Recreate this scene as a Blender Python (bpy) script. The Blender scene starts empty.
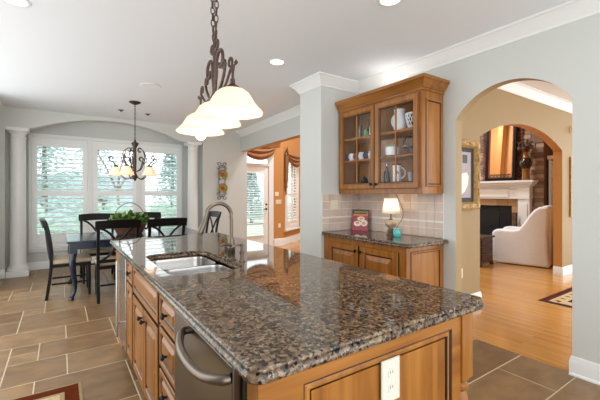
import bpy, bmesh, math, random
from mathutils import Vector, Matrix
PI = math.pi
rnd = random.Random(7)
C = bpy.context.scene.collection
scene = bpy.context.scene

# ------------------------------------------------------------------ camera, world, light, exposure
ALPHA = math.atan(239 / 350)
cam_d = bpy.data.cameras.new('camera'); cam = bpy.data.objects.new('camera', cam_d); C.objects.link(cam)
cam.location = (0, 0, 1.37); cam.rotation_euler = (PI / 2, 0, -ALPHA)
cam_d.sensor_width = 36; cam_d.lens = 21.0; cam_d.shift_y = -0.01; cam_d.clip_start = 0.02; cam_d.clip_end = 200
scene.camera = cam
w = bpy.data.worlds.new('sky'); scene.world = w; w.use_nodes = True
bg = w.node_tree.nodes['Background']
bg.inputs['Color'].default_value = (0.97, 0.985, 1.0, 1); bg.inputs['Strength'].default_value = 2.4
vs = scene.view_settings
vs.view_transform = 'Standard'; vs.look = 'None'; vs.exposure = 0.38; vs.gamma = 1.0; vs.use_curve_mapping = False
scene.cycles.max_bounces = 10; scene.cycles.diffuse_bounces = 6; scene.cycles.glossy_bounces = 5
scene.cycles.transparent_max_bounces = 16
scene.cycles.use_denoising = True
CAN_W = 0.7        # watts of each recessed downlight
PEND_W = 1.1        # each pendant bulb
CHAND_W = 0.15       # each chandelier bulb
HALL_W = 6.0       # unseen hall ceiling lamp, added as fill light
FAM_W = 95.0       # unseen family room lamps, added to fill in for daylight
UP_W = 0.9          # light strip on top of the wall cabinet, shining on the ceiling
LAMP_W = 1.3        # table lamp


def lamp(name, kind, loc, watts, col=(1, .9, .78), size=.05, rot=None, parent=None, spot=None):
    d = bpy.data.lights.new(name, kind); d.energy = watts; d.color = col
    if kind == 'AREA':
        d.shape = 'DISK'; d.size = size
    else:
        d.shadow_soft_size = size
    if spot: d.spot_size = spot; d.spot_blend = .6
    o = bpy.data.objects.new(name, d); C.objects.link(o); o.location = loc
    if rot: o.rotation_euler = rot
    if parent: o.parent = parent
    return o


# ------------------------------------------------------------------ materials
def srgb(h):
    h = h.lstrip('#'); v = [int(h[i:i + 2], 16) / 255 for i in (0, 2, 4)]
    return tuple((c / 12.92 if c <= .04045 else ((c + .055) / 1.055) ** 2.4) for c in v) + (1,)


M = {}


def base(name):
    m = bpy.data.materials.new(name); m.use_nodes = True
    nt = m.node_tree; b = nt.nodes['Principled BSDF']; M[name] = m
    return m, nt, b


def plain(name, col, rough=.5, metal=0, spec=.5, noise=0, nscale=8, bump=0, coat=0):
    m, nt, b = base(name)
    b.inputs['Base Color'].default_value = srgb(col); b.inputs['Roughness'].default_value = rough
    b.inputs['Metallic'].default_value = metal; b.inputs['Specular IOR Level'].default_value = spec
    b.inputs['Coat Weight'].default_value = coat
    if noise or bump:
        tc = nt.nodes.new('ShaderNodeTexCoord'); n = nt.nodes.new('ShaderNodeTexNoise')
        n.inputs['Scale'].default_value = nscale; n.inputs['Detail'].default_value = 5
        nt.links.new(tc.outputs['Object'], n.inputs['Vector'])
        if noise:
            hs = nt.nodes.new('ShaderNodeHueSaturation'); hs.inputs['Color'].default_value = srgb(col)
            mr = nt.nodes.new('ShaderNodeMapRange'); mr.inputs[1].default_value = .3; mr.inputs[2].default_value = .7
            mr.inputs[3].default_value = 1 - noise; mr.inputs[4].default_value = 1 + noise
            nt.links.new(n.outputs['Fac'], mr.inputs[0]); nt.links.new(mr.outputs[0], hs.inputs['Value'])
            nt.links.new(hs.outputs[0], b.inputs['Base Color'])
        if bump:
            bp = nt.nodes.new('ShaderNodeBump'); bp.inputs['Strength'].default_value = bump; bp.inputs['Distance'].default_value = .01
            nt.links.new(n.outputs['Fac'], bp.inputs['Height']); nt.links.new(bp.outputs[0], b.inputs['Normal'])
    return m


def ramp(nt, stops, src):
    r = nt.nodes.new('ShaderNodeValToRGB'); el = r.color_ramp.elements
    while len(el) < len(stops): el.new(.5)
    for e, (p, c) in zip(el, stops): e.position = p; e.color = srgb(c)
    nt.links.new(src, r.inputs[0]); return r


def wood(name, dark, mid, light, rough=.3, scale=(22, 22, 1.6), coat=.08, spec=.4):
    m, nt, b = base(name)
    tc = nt.nodes.new('ShaderNodeTexCoord'); mp = nt.nodes.new('ShaderNodeMapping'); mp.inputs['Scale'].default_value = scale
    n = nt.nodes.new('ShaderNodeTexNoise'); n.inputs['Scale'].default_value = 1; n.inputs['Detail'].default_value = 7; n.inputs['Distortion'].default_value = .5
    nt.links.new(tc.outputs['Object'], mp.inputs[0]); nt.links.new(mp.outputs[0], n.inputs['Vector'])
    r = ramp(nt, [(.25, dark), (.5, mid), (.75, light)], n.outputs['Fac'])
    n2 = nt.nodes.new('ShaderNodeTexNoise'); n2.inputs['Scale'].default_value = 2.5; n2.inputs['Detail'].default_value = 2
    nt.links.new(tc.outputs['Object'], n2.inputs['Vector'])
    hs = nt.nodes.new('ShaderNodeHueSaturation'); mr = nt.nodes.new('ShaderNodeMapRange')
    mr.inputs[1].default_value = .3; mr.inputs[2].default_value = .7; mr.inputs[3].default_value = .88; mr.inputs[4].default_value = 1.12
    nt.links.new(n2.outputs['Fac'], mr.inputs[0]); nt.links.new(mr.outputs[0], hs.inputs['Value'])
    nt.links.new(r.outputs[0], hs.inputs['Color']); nt.links.new(hs.outputs[0], b.inputs['Base Color'])
    b.inputs['Roughness'].default_value = rough; b.inputs['Coat Weight'].default_value = coat; b.inputs['Coat Roughness'].default_value = .15
    b.inputs['Specular IOR Level'].default_value = spec
    return m


def island_random(name, stops, rough=.4, nscale=6, namt=.15, bump=.2, stretch=(1, 1, 1), coat=0, rvar=0):
    """each loose piece of the mesh takes its own tone"""
    m, nt, b = base(name)
    g = nt.nodes.new('ShaderNodeNewGeometry'); r = ramp(nt, stops, g.outputs['Random Per Island'])
    tc = nt.nodes.new('ShaderNodeTexCoord'); mp = nt.nodes.new('ShaderNodeMapping'); mp.inputs['Scale'].default_value = stretch
    n = nt.nodes.new('ShaderNodeTexNoise'); n.inputs['Scale'].default_value = nscale; n.inputs['Detail'].default_value = 6; n.inputs['Distortion'].default_value = .25
    nt.links.new(tc.outputs['Object'], mp.inputs[0]); nt.links.new(mp.outputs[0], n.inputs['Vector'])
    hs = nt.nodes.new('ShaderNodeHueSaturation'); mr = nt.nodes.new('ShaderNodeMapRange')
    mr.inputs[1].default_value = .2; mr.inputs[2].default_value = .8; mr.inputs[3].default_value = 1 - namt * 1.4; mr.inputs[4].default_value = 1 + namt
    nt.links.new(n.outputs['Fac'], mr.inputs[0]); nt.links.new(mr.outputs[0], hs.inputs['Value'])
    nt.links.new(r.outputs[0], hs.inputs['Color']); nt.links.new(hs.outputs[0], b.inputs['Base Color'])
    b.inputs['Roughness'].default_value = rough; b.inputs['Coat Weight'].default_value = coat
    if rvar:
        m2 = nt.nodes.new('ShaderNodeMapRange'); m2.inputs[1].default_value = .3; m2.inputs[2].default_value = .7
        m2.inputs[3].default_value = rough - rvar; m2.inputs[4].default_value = rough + rvar
        nt.links.new(n.outputs['Fac'], m2.inputs[0]); nt.links.new(m2.outputs[0], b.inputs['Roughness'])
    if bump:
        bp = nt.nodes.new('ShaderNodeBump'); bp.inputs['Strength'].default_value = bump; bp.inputs['Distance'].default_value = .004
        nt.links.new(n.outputs['Fac'], bp.inputs['Height']); nt.links.new(bp.outputs[0], b.inputs['Normal'])
    return m


def granite(name):
    m, nt, b = base(name)
    tc = nt.nodes.new('ShaderNodeTexCoord')

    def nz(scale, det, rough, off):
        mp = nt.nodes.new('ShaderNodeMapping'); mp.inputs['Location'].default_value = (off, off * 2, off * 3)
        n = nt.nodes.new('ShaderNodeTexNoise'); n.inputs['Scale'].default_value = scale; n.inputs['Detail'].default_value = det; n.inputs['Roughness'].default_value = rough
        nt.links.new(tc.outputs['Object'], mp.inputs[0]); nt.links.new(mp.outputs[0], n.inputs['Vector']); return n.outputs['Fac']

    dn = nt.nodes.new('ShaderNodeTexNoise'); dn.inputs['Scale'].default_value = 160; dn.inputs['Detail'].default_value = 2
    nt.links.new(tc.outputs['Object'], dn.inputs['Vector'])
    vm = nt.nodes.new('ShaderNodeVectorMath'); vm.operation = 'MULTIPLY_ADD'; vm.inputs[1].default_value = (.012, .012, .012)
    nt.links.new(dn.outputs['Color'], vm.inputs[0]); nt.links.new(tc.outputs['Object'], vm.inputs[2])
    v = nt.nodes.new('ShaderNodeTexVoronoi'); v.inputs['Scale'].default_value = 100
    nt.links.new(vm.outputs[0], v.inputs['Vector'])
    sp = nt.nodes.new('ShaderNodeSeparateColor'); nt.links.new(v.outputs['Color'], sp.inputs[0])
    r = ramp(nt, [(0, '#1c1a1a'), (.17, '#35302d'), (.27, '#5e4e3f'), (.45, '#715b47'), (.66, '#856d54'), (.86, '#9a876f')], sp.outputs[0]); r.color_ramp.interpolation = 'CONSTANT'
    r2 = ramp(nt, [(.35, '#5a5a5a'), (.6, '#ffffff')], nz(260, 3, .6, 3.1))
    mx2 = nt.nodes.new('ShaderNodeMix'); mx2.data_type = 'RGBA'; mx2.blend_type = 'MULTIPLY'; mx2.inputs[0].default_value = .5
    nt.links.new(r.outputs[0], mx2.inputs[6]); nt.links.new(r2.outputs[0], mx2.inputs[7])
    nt.links.new(mx2.outputs[2], b.inputs['Base Color'])
    b.inputs['Roughness'].default_value = .035; b.inputs['Specular IOR Level'].default_value = .55
    return m


def plank_floor(name):
    m, nt, b = base(name)
    tc = nt.nodes.new('ShaderNodeTexCoord'); mp = nt.nodes.new('ShaderNodeMapping'); mp.inputs['Rotation'].default_value = (0, 0, PI / 2)
    bk = nt.nodes.new('ShaderNodeTexBrick'); bk.offset = .37; bk.offset_frequency = 2
    bk.inputs['Scale'].default_value = 1; bk.inputs['Brick Width'].default_value = 1.1; bk.inputs['Row Height'].default_value = .062
    bk.inputs['Mortar Size'].default_value = .0012; bk.inputs['Mortar'].default_value = srgb('#7c5228')
    bk.inputs['Color1'].default_value = srgb('#c9934f'); bk.inputs['Color2'].default_value = srgb('#ba8243')
    nt.links.new(tc.outputs['Object'], mp.inputs[0]); nt.links.new(mp.outputs[0], bk.inputs['Vector'])
    mp2 = nt.nodes.new('ShaderNodeMapping'); mp2.inputs['Scale'].default_value = (30, 2, 30)
    n = nt.nodes.new('ShaderNodeTexNoise'); n.inputs['Scale'].default_value = 1; n.inputs['Detail'].default_value = 6
    nt.links.new(tc.outputs['Object'], mp2.inputs[0]); nt.links.new(mp2.outputs[0], n.inputs['Vector'])
    hs = nt.nodes.new('ShaderNodeHueSaturation'); mr = nt.nodes.new('ShaderNodeMapRange')
    mr.inputs[1].default_value = .3; mr.inputs[2].default_value = .7; mr.inputs[3].default_value = .9; mr.inputs[4].default_value = 1.1
    nt.links.new(n.outputs['Fac'], mr.inputs[0]); nt.links.new(mr.outputs[0], hs.inputs['Value'])
    nt.links.new(bk.outputs['Color'], hs.inputs['Color']); nt.links.new(hs.outputs[0], b.inputs['Base Color'])
    b.inputs['Roughness'].default_value = .2; b.inputs['Coat Weight'].default_value = .3; b.inputs['Coat Roughness'].default_value = .1
    return m


def thin_glass(name, tint=(1, 1, 1, 1), refl=.5):
    m = bpy.data.materials.new(name); m.use_nodes = True; nt = m.node_tree; M[name] = m
    nt.nodes.remove(nt.nodes['Principled BSDF']); out = nt.nodes['Material Output']
    t = nt.nodes.new('ShaderNodeBsdfTransparent'); t.inputs[0].default_value = tint
    g = nt.nodes.new('ShaderNodeBsdfGlossy'); g.inputs['Roughness'].default_value = .02
    f = nt.nodes.new('ShaderNodeFresnel'); f.inputs[0].default_value = 1.45
    ml = nt.nodes.new('ShaderNodeMath'); ml.operation = 'MULTIPLY'; ml.inputs[1].default_value = refl
    mx = nt.nodes.new('ShaderNodeMixShader')
    nt.links.new(f.outputs[0], ml.inputs[0]); nt.links.new(ml.outputs[0], mx.inputs[0])
    nt.links.new(t.outputs[0], mx.inputs[1]); nt.links.new(g.outputs[0], mx.inputs[2]); nt.links.new(mx.outputs[0], out.inputs[0])
    return m


def glow(name, col, strength, basecol='#ffffff', rough=.3, sub=0):
    m, nt, b = base(name)
    b.inputs['Base Color'].default_value = srgb(basecol); b.inputs['Roughness'].default_value = rough
    b.inputs['Emission Color'].default_value = srgb(col); b.inputs['Emission Strength'].default_value = strength
    return m


def translucent(name, col, tr='#ffe9c8', fac=.5, emit=0, ecol='#fff0d8'):
    m = bpy.data.materials.new(name); m.use_nodes = True; nt = m.node_tree; M[name] = m
    b = nt.nodes['Principled BSDF']; out = nt.nodes['Material Output']
    b.inputs['Base Color'].default_value = srgb(col); b.inputs['Roughness'].default_value = .4
    b.inputs['Emission Color'].default_value = srgb(ecol); b.inputs['Emission Strength'].default_value = emit
    t = nt.nodes.new('ShaderNodeBsdfTranslucent'); t.inputs[0].default_value = srgb(tr)
    mx = nt.nodes.new('ShaderNodeMixShader'); mx.inputs[0].default_value = fac
    nt.links.new(b.outputs[0], mx.inputs[1]); nt.links.new(t.outputs[0], mx.inputs[2]); nt.links.new(mx.outputs[0], out.inputs[0])
    return m


plain('wall_paint', '#cdd0cc', .6, spec=.3)
plain('wall_tan', '#a18b66', .6, spec=.3)
plain('wall_orange', '#c0894f', .6, spec=.3)
plain('ceiling_paint', '#e8ecf0', .8, spec=.2)
plain('trim_white', '#e8eae8', .35)
plain('shutter_white', '#eef0ee', .35)
plain('grout', '#cdbd9f', .8)
plain('grout_light', '#ece8e2', .7)
island_random('slate_tile', [(0, '#755839'), (.25, '#977650'), (.5, '#836544'), (.75, '#a1825a'), (1, '#775b3d')], .36, 5, .3, .03, stretch=(1, 1.7, 1), coat=.0)
island_random('splash_tile', [(0, '#cfbeb1'), (.4, '#d8c8bb'), (.7, '#c9b7a9'), (1, '#dccfc3')], .45, 10, .06, .1)
island_random('stone_block', [(0, '#85705f'), (.25, '#a8937e'), (.5, '#b8a28b'), (.75, '#957d6b'), (1, '#776557')], .8, 14, .2, .5)
island_random('brick_block', [(0, '#6d4638'), (.5, '#8a5a48'), (1, '#54382f')], .8, 14, .2, .5)
island_random('hearth_tile', [(0, '#c39a6c'), (.5, '#b58a5c'), (1, '#cba67c')], .5, 8, .1, .1)
plank_floor('plank_floor')
granite('granite')
wood('maple', '#7c4a18', '#966026', '#ab7434', .32)
wood('maple_h', '#7c4a18', '#966026', '#ab7434', .32, (22, 1.6, 22))
wood('maple_x', '#7c4a18', '#966026', '#ab7434', .32, (1.6, 22, 22))
wood('cab_inside', '#a8743e', '#b98448', '#c89454', .5)  # lightened tone, standing in for light inside the wall cabinet
plain('glaze', '#35190a', .5)
plain('toe_dark', '#2a1c12', .7)
wood('black_wood', '#0b0a0b', '#0e0d0e', '#121111', .35, coat=.0, spec=.25)
wood('navy_wood', '#131c2a', '#1a2739', '#24344c', .2, coat=.3)
wood('dark_wood', '#2e1d14', '#432b1e', '#573a29', .45)
wood('gold_frame', '#8a6a38', '#b08d52', '#c9aa72', .4, (30, 30, 30))
plain('seat_fabric', '#b3a389', .9, noise=.06, nscale=60, bump=.15)
plain('slip_white', '#e8edf2', .9, noise=.02, nscale=20, bump=.2, spec=.2)
plain('steel', '#b9b7b4', .26, metal=1)
plain('steel_door', '#75706b', .24, metal=1, noise=.03, nscale=3)
plain('nickel', '#766b60', .34, metal=1)
plain('iron_black', '#17161a', .4, metal=.6)
plain('bronze', '#5b4a43', .45, metal=.7, noise=.25, nscale=40)
plain('dark_iron', '#4b3f37', .5, metal=.6)
plain('plate_cream', '#e6e0c8', .35)
plain('plate_white', '#d5d5c8', .35)
plain('slot_dark', '#3a352c', .6)
thin_glass('window_glass', (.93, .98, .98, 1), .6)
thin_glass('cabinet_glass', (.99, .99, .99, 1), .12)
thin_glass('clear_glass', (.9, .95, .95, 1), 1.6)
translucent('shade_glass', '#fff4e4', '#ffecd2', .4, .34, '#ffe6c6')
translucent('shade_amber', '#fff2e0', '#ffe8c8', .4, .3, '#ffe8c8')
translucent('linen_shade', '#f6f0e4', '#fff8ea', .5, .12, '#fff0da')
glow('bulb_glow', '#fff4e2', 3)
glow('can_glow', '#fffaf0', 2.5)
plain('drape_gold', '#94643a', .7, noise=.15, nscale=14)
plain('drape_dark', '#5a3a20', .7)
plain('leaf_green', '#3d6429', .5, noise=.3, nscale=12)
plain('leaf_lime', '#86a552', .5, noise=.2, nscale=12)
plain('basket_brown', '#5b3a24', .7, noise=.3, nscale=50, bump=.4)
plain('teal', '#5cc4bd', .3)
plain('teal_dark', '#2f6672', .35)
plain('pot_brown', '#6d5644', .4, noise=.3, nscale=25, bump=.3)
plain('pot_light', '#a89578', .4, noise=.3, nscale=25)
plain('cord_black', '#181512', .5)
plain('white_ceramic', '#e9ecf0', .25)
plain('black_ceramic', '#16161a', .25)
plain('purple', '#7a2a70', .4)
plain('navy_paint', '#26345e', .4)
plain('brick_red', '#8e3a34', .5)
plain('green_liquid', '#2f9a4c', .3)
plain('green_lid', '#8aa678', .4)
plain('yellow_plate', '#97802c', .3)
plain('olive_rim', '#5e6a26', .3)
plain('book_black', '#141013', .4)
plain('book_red', '#9a2440', .35, noise=.4, nscale=45)
plain('book_yellow', '#e4d426', .4)
plain('book_orange', '#d8803a', .4)
plain('book_cream', '#efe2cf', .4)
plain('book_food', '#d79a6c', .4)
plain('mat_green', '#22261f', .6)
plain('print_grey', '#a59ca0', .5, noise=.12, nscale=5)
plain('print_white', '#eeece6', .5)
plain('print_dark', '#3d3a40', .5)
plain('amber_glass', '#8a5a14', .12, coat=.5)
plain('vase_dark', '#2a2118', .2)
plain('dry_stem', '#5c463a', .8)
plain('rug_red', '#5e2a14', .95, spec=.05, noise=.15, nscale=40)
plain('rug_navy', '#2a2a30', .95, spec=.05)
plain('rug_cream', '#c2ad86', .95, spec=.05, noise=.15, nscale=60)
plain('rug_beige', '#a38f6c', .95, spec=.05, noise=.15, nscale=60)
plain('firebox_dark', '#1c1917', .9)  # near-black tone of the flat firebox panel
plain('mortar', '#6b5c50', .9)
plain('screen_mesh', '#2b2826', .5, metal=.5)
plain('mirror_glass', '#ffffff', .01, metal=1)
plain('cream_sconce', '#d9c08c', .5)
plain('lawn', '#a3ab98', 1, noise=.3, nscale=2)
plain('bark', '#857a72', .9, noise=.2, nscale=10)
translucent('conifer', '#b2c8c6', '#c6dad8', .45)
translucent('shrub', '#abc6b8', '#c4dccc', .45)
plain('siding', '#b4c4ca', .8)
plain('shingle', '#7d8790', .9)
plain('speaker_white', '#d9d8d4', .7)


# ------------------------------------------------------------------ mesh builder
class MB:
    def __init__(s): s.v = []; s.f = []; s.m = []

    def add(s, vs, fs, m=0):
        o = len(s.v); s.v += [tuple(v) for v in vs]
        for f in fs: s.f.append([i + o for i in f]); s.m.append(m)
        return s

    def box(s, x0, x1, y0, y1, z0, z1, m=0):
        vs = [(x, y, z) for z in (z0, z1) for y in (y0, y1) for x in (x0, x1)]
        return s.add(vs, [(0, 2, 3, 1), (4, 5, 7, 6), (0, 1, 5, 4), (2, 6, 7, 3), (0, 4, 6, 2), (1, 3, 7, 5)], m)

    def obox(s, c, u, v, n, m=0):
        c, u, v, n = map(Vector, (c, u, v, n))
        vs = [c + a * u + b * v + d * n for d in (-1, 1) for b in (-1, 1) for a in (-1, 1)]
        return s.add(vs, [(0, 2, 3, 1), (4, 5, 7, 6), (0, 1, 5, 4), (2, 6, 7, 3), (0, 4, 6, 2), (1, 3, 7, 5)], m)

    def poly(s, pts, m=0): return s.add(pts, [list(range(len(pts)))], m)

    def prism(s, pts, ext, m=0):
        e = Vector(ext); a = [Vector(p) for p in pts]; n = len(a)
        vs = a + [p + e for p in a]
        fs = [list(range(n)), list(range(2 * n - 1, n - 1, -1))] + [(i, (i + 1) % n, n + (i + 1) % n, n + i) for i in range(n)]
        return s.add(vs, fs, m)

    def tube(s, pts, r, n=8, m=0, cap=True, flat=None):
        P = [Vector(p) for p in pts]; k = len(P); rs = r if isinstance(r, (list, tuple)) else [r] * k
        vs = []; prev = None
        for i, p in enumerate(P):
            t = (P[min(i + 1, k - 1)] - P[max(i - 1, 0)]).normalized()
            if prev is None:
                a = Vector((0, 0, 1)) if abs(t.z) < .9 else Vector((1, 0, 0))
                u = t.cross(a).normalized()
            else:
                u = (prev - t * prev.dot(t)).normalized()
            prev = u; w_ = t.cross(u)
            for j in range(n):
                an = 2 * PI * j / n
                vs.append(p + (u * math.cos(an) + w_ * math.sin(an)) * rs[i])
        fs = [(i * n + j, i * n + (j + 1) % n, (i + 1) * n + (j + 1) % n, (i + 1) * n + j) for i in range(k - 1) for j in range(n)]
        if cap: fs += [list(range(n))[::-1], [(k - 1) * n + j for j in range(n)]]
        return s.add(vs, fs, m)

    def ring(s, c, ax1, ax2, r, tr, seg=12, n=6, m=0):
        c = Vector(c); a = Vector(ax1).normalized(); b = Vector(ax2).normalized(); d = a.cross(b); vs = []
        r1, r2 = r if isinstance(r, (tuple, list)) else (r, r)
        for i in range(seg):
            t = 2 * PI * i / seg; rad = (a * math.cos(t) + b * math.sin(t)); p = c + a * r1 * math.cos(t) + b * r2 * math.sin(t)
            for j in range(n):
                u = 2 * PI * j / n; vs.append(p + rad * tr * math.cos(u) + d * tr * math.sin(u))
        fs = [(i * n + j, i * n + (j + 1) % n, ((i + 1) % seg) * n + (j + 1) % n, ((i + 1) % seg) * n + j) for i in range(seg) for j in range(n)]
        return s.add(vs, fs, m)

    def lathe(s, prof, seg=20, c=(0, 0, 0), m=0, mat=None, capb=True, capt=True, wave=0, nw=0):
        c = Vector(c); vs = []; k = len(prof)
        for i, (r, z) in enumerate(prof):
            for j in range(seg):
                a = 2 * PI * j / seg; rr = r * (1 + (wave * math.cos(nw * a) if wave else 0))
                p = Vector((rr * math.cos(a), rr * math.sin(a), z))
                vs.append((mat @ p if mat else p) + c)
        fs = [(i * seg + j, i * seg + (j + 1) % seg, (i + 1) * seg + (j + 1) % seg, (i + 1) * seg + j) for i in range(k - 1) for j in range(seg)]
        if capb: fs.append(list(range(seg))[::-1])
        if capt: fs.append([(k - 1) * seg + j for j in range(seg)])
        ms = m if isinstance(m, (list, tuple)) else None
        o = len(s.v); s.v += [tuple(v) for v in vs]
        for q, f in enumerate(fs):
            s.f.append([i + o for i in f])
            s.m.append((ms[min(q // seg, len(ms) - 1)]) if ms else m)
        return s

    def sphere(s, c, r, m=0, seg=14, rings=8, sc=(1, 1, 1)):
        prof = [(max(r * math.sin(PI * i / rings), 1e-4), -r * math.cos(PI * i / rings)) for i in range(rings + 1)]
        return s.lathe(prof, seg, c, m, Matrix.Diagonal(sc))

    def sweep(s, path, prof, closed=False, m=0):
        """profile (offset to the left of travel, z) mitred along a plan polyline"""
        P = [Vector((p[0], p[1])) for p in path]; k = len(P); vs = []; n = len(prof)
        for i in range(k):
            ds = []
            if closed or i > 0: ds.append((P[i] - P[i - 1]).normalized())
            if closed or i < k - 1: ds.append((P[(i + 1) % k] - P[i]).normalized())
            ns = [Vector((-d.y, d.x)) for d in ds]
            if len(ns) == 2:
                b = (ns[0] + ns[1]).normalized(); b = b / max(b.dot(ns[0]), .2)
            else: b = ns[0]
            for o, z in prof: q = P[i] + b * o; vs.append((q.x, q.y, z))
        fs = []
        for i in range(k if closed else k - 1):
            i2 = (i + 1) % k
            for j in range(n): fs.append((i * n + j, i * n + (j + 1) % n, i2 * n + (j + 1) % n, i2 * n + j))
        if not closed: fs += [list(range(n)), [(k - 1) * n + j for j in range(n)][::-1]]
        return s.add(vs, fs, m)

    def front(s, O, U, V, N, w_, h_, prof, sides=True):
        """stepped rectangular relief: prof = [(inset, height, material of the ring up to here)]"""
        O, U, V, N = map(Vector, (O, U, V, N)); vs = []; fs = []; ms = []
        L = [(0, 0, 0)] + list(prof)
        for ins, ht, mm in L:
            for a, b in ((ins, ins), (w_ - ins, ins), (w_ - ins, h_ - ins), (ins, h_ - ins)): vs.append(O + U * a + V * b + N * ht)
        o = len(s.v); s.v += [tuple(v) for v in vs]
        s.f.append([o + 3, o + 2, o + 1, o]); s.m.append(0)
        for i in range(len(L) - 1):
            for j in range(4):
                s.f.append([o + i * 4 + j, o + i * 4 + (j + 1) % 4, o + (i + 1) * 4 + (j + 1) % 4, o + (i + 1) * 4 + j]); s.m.append(L[i + 1][2])
        e = (len(L) - 1) * 4; s.f.append([o + e + j for j in range(4)]); s.m.append(L[-1][2] if len(L[-1]) < 4 else L[-1][3])
        return s

    def build(s, name, mat, parent=None, loc=None, rz=0, bevel=0, seg=2, ang=35, fn=None, sub=0, solid=0):
        me = bpy.data.meshes.new(name); me.from_pydata(s.v, [], s.f)
        mats = mat if isinstance(mat, (list, tuple)) else [mat]
        for x in mats: me.materials.append(M[x])
        for p, mi in zip(me.polygons, s.m): p.material_index = min(mi, len(mats) - 1)
        b = bmesh.new(); b.from_mesh(me); bmesh.ops.recalc_face_normals(b, faces=b.faces); b.to_mesh(me); b.free()
        if fn:
            for p in me.polygons: p.material_index = fn(p)
        if 'glaze' in mats: ang = 12
        me.polygons.foreach_set('use_smooth', [True] * len(me.polygons)); me.set_sharp_from_angle(angle=math.radians(ang))
        me.update()
        o = bpy.data.objects.new(name, me); C.objects.link(o)
        if parent: o.parent = parent
        if loc: o.location = loc
        if rz: o.rotation_euler.z = rz
        if solid: md = o.modifiers.new('solidify', 'SOLIDIFY'); md.thickness = solid; md.offset = 0
        if bevel:
            md = o.modifiers.new('bevel', 'BEVEL'); md.width = bevel; md.segments = seg; md.limit_method = 'ANGLE'; md.angle_limit = math.radians(40); md.harden_normals = True
        if sub: md = o.modifiers.new('sub', 'SUBSURF'); md.levels = sub; md.render_levels = sub
        return o


def thing(name, label, cat, loc=(0, 0, 0), rz=0, group=None):
    o = bpy.data.objects.new(name, None); C.objects.link(o); o.location = loc; o.rotation_euler.z = rz; o.empty_display_size = .1
    return tag(o, label, cat, group)


def tag(o, label, cat, group=None):
    o['label'] = label; o['category'] = cat
    if group: o['group'] = group
    return o


def struct(o): o['kind'] = 'structure'; return o


def dup(root, loc=None, rz=None, label=None, group=None, parent=None):
    r = root.copy(); C.objects.link(r)
    if parent is not None: r.parent = parent
    if loc is not None: r.location = loc
    if rz is not None: r.rotation_euler.z = rz
    if label: r['label'] = label
    if group: r['group'] = group
    for ch in list(root.children): dup(ch, parent=r)
    return r


def arc(cx, cz, r, a0, a1, n=12): return [(cx + r * math.cos(a0 + (a1 - a0) * i / n), cz + r * math.sin(a0 + (a1 - a0) * i / n)) for i in range(n + 1)]


def spiral(cx, cz, r0, r1, a0, a1, n=22):
    return [(cx + (r0 + (r1 - r0) * i / n) * math.cos(a0 + (a1 - a0) * i / n), cz + (r0 + (r1 - r0) * i / n) * math.sin(a0 + (a1 - a0) * i / n)) for i in range(n + 1)]


def smooth_path(pts, n=6):
    P = [Vector(p) for p in pts]; out = []
    for i in range(len(P) - 1):
        p0, p1, p2, p3 = P[max(i - 1, 0)], P[i], P[i + 1], P[min(i + 2, len(P) - 1)]
        for k in range(n):
            t = k / n
            out.append(.5 * ((2 * p1) + (p2 - p0) * t + (2 * p0 - 5 * p1 + 4 * p2 - p3) * t * t + (3 * p1 - p0 - 3 * p2 + p3) * t ** 3))
    return out + [P[-1]]


def slab_curve(name, loops, z0, z1, mat, steps, parent=None):
    """flat slab with holes and a stepped, rounded edge; steps = [(z0, z1, inset, bevel)]"""
    verts = MB(); dg = None; me_all = bmesh.new()
    for (a, b, inset, bev) in steps:
        cu = bpy.data.curves.new(name + '_c', 'CURVE'); cu.dimensions = '2D'; cu.fill_mode = 'BOTH'
        cu.extrude = (b - a) / 2 - bev; cu.bevel_depth = bev; cu.bevel_resolution = 3; cu.offset = -bev - inset
        for lp in loops:
            sp = cu.splines.new('POLY'); sp.points.add(len(lp) - 1); sp.use_cyclic_u = True
            for q, p in zip(sp.points, lp): q.co = (p[0], p[1], 0, 1)
        t = bpy.data.objects.new(name + '_c', cu); C.objects.link(t); t.location.z = 0
        bpy.context.view_layer.update(); dg = bpy.context.evaluated_depsgraph_get()
        me = bpy.data.meshes.new_from_object(t.evaluated_get(dg))
        for v in me.vertices: v.co.z += (a + b) / 2
        me_all.from_mesh(me); C.objects.unlink(t); bpy.data.objects.remove(t); bpy.data.meshes.remove(me); bpy.data.curves.remove(cu)
    me = bpy.data.meshes.new(name); bmesh.ops.remove_doubles(me_all, verts=me_all.verts, dist=1e-5)
    bmesh.ops.recalc_face_normals(me_all, faces=me_all.faces); me_all.to_mesh(me); me_all.free()
    me.materials.clear(); me.materials.append(M[mat])
    for p in me.polygons: p.material_index = 0; p.use_smooth = True
    me.set_sharp_from_angle(angle=math.radians(40))
    for p in me.polygons: p.use_smooth = abs(p.normal.z) < .999
    o = bpy.data.objects.new(name, me); C.objects.link(o)
    if parent: o.parent = parent
    return o


def round_rect(x0, x1, y0, y1, r, n=6, corners=(1, 1, 1, 1)):
    out = []
    for (cx, cy, a), on in zip(((x1 - r, y1 - r, 0), (x0 + r, y1 - r, PI / 2), (x0 + r, y0 + r, PI), (x1 - r, y0 + r, 1.5 * PI)), corners):
        if on: out += arc(cx, cy, r, a, a + PI / 2, n)
        else: out.append((cx + (r if a in (0, 1.5 * PI) else -r), cy + (r if a in (0, PI / 2) else -r)))
    return out


# ------------------------------------------------------------------ large structure
CEIL = 2.80
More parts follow.
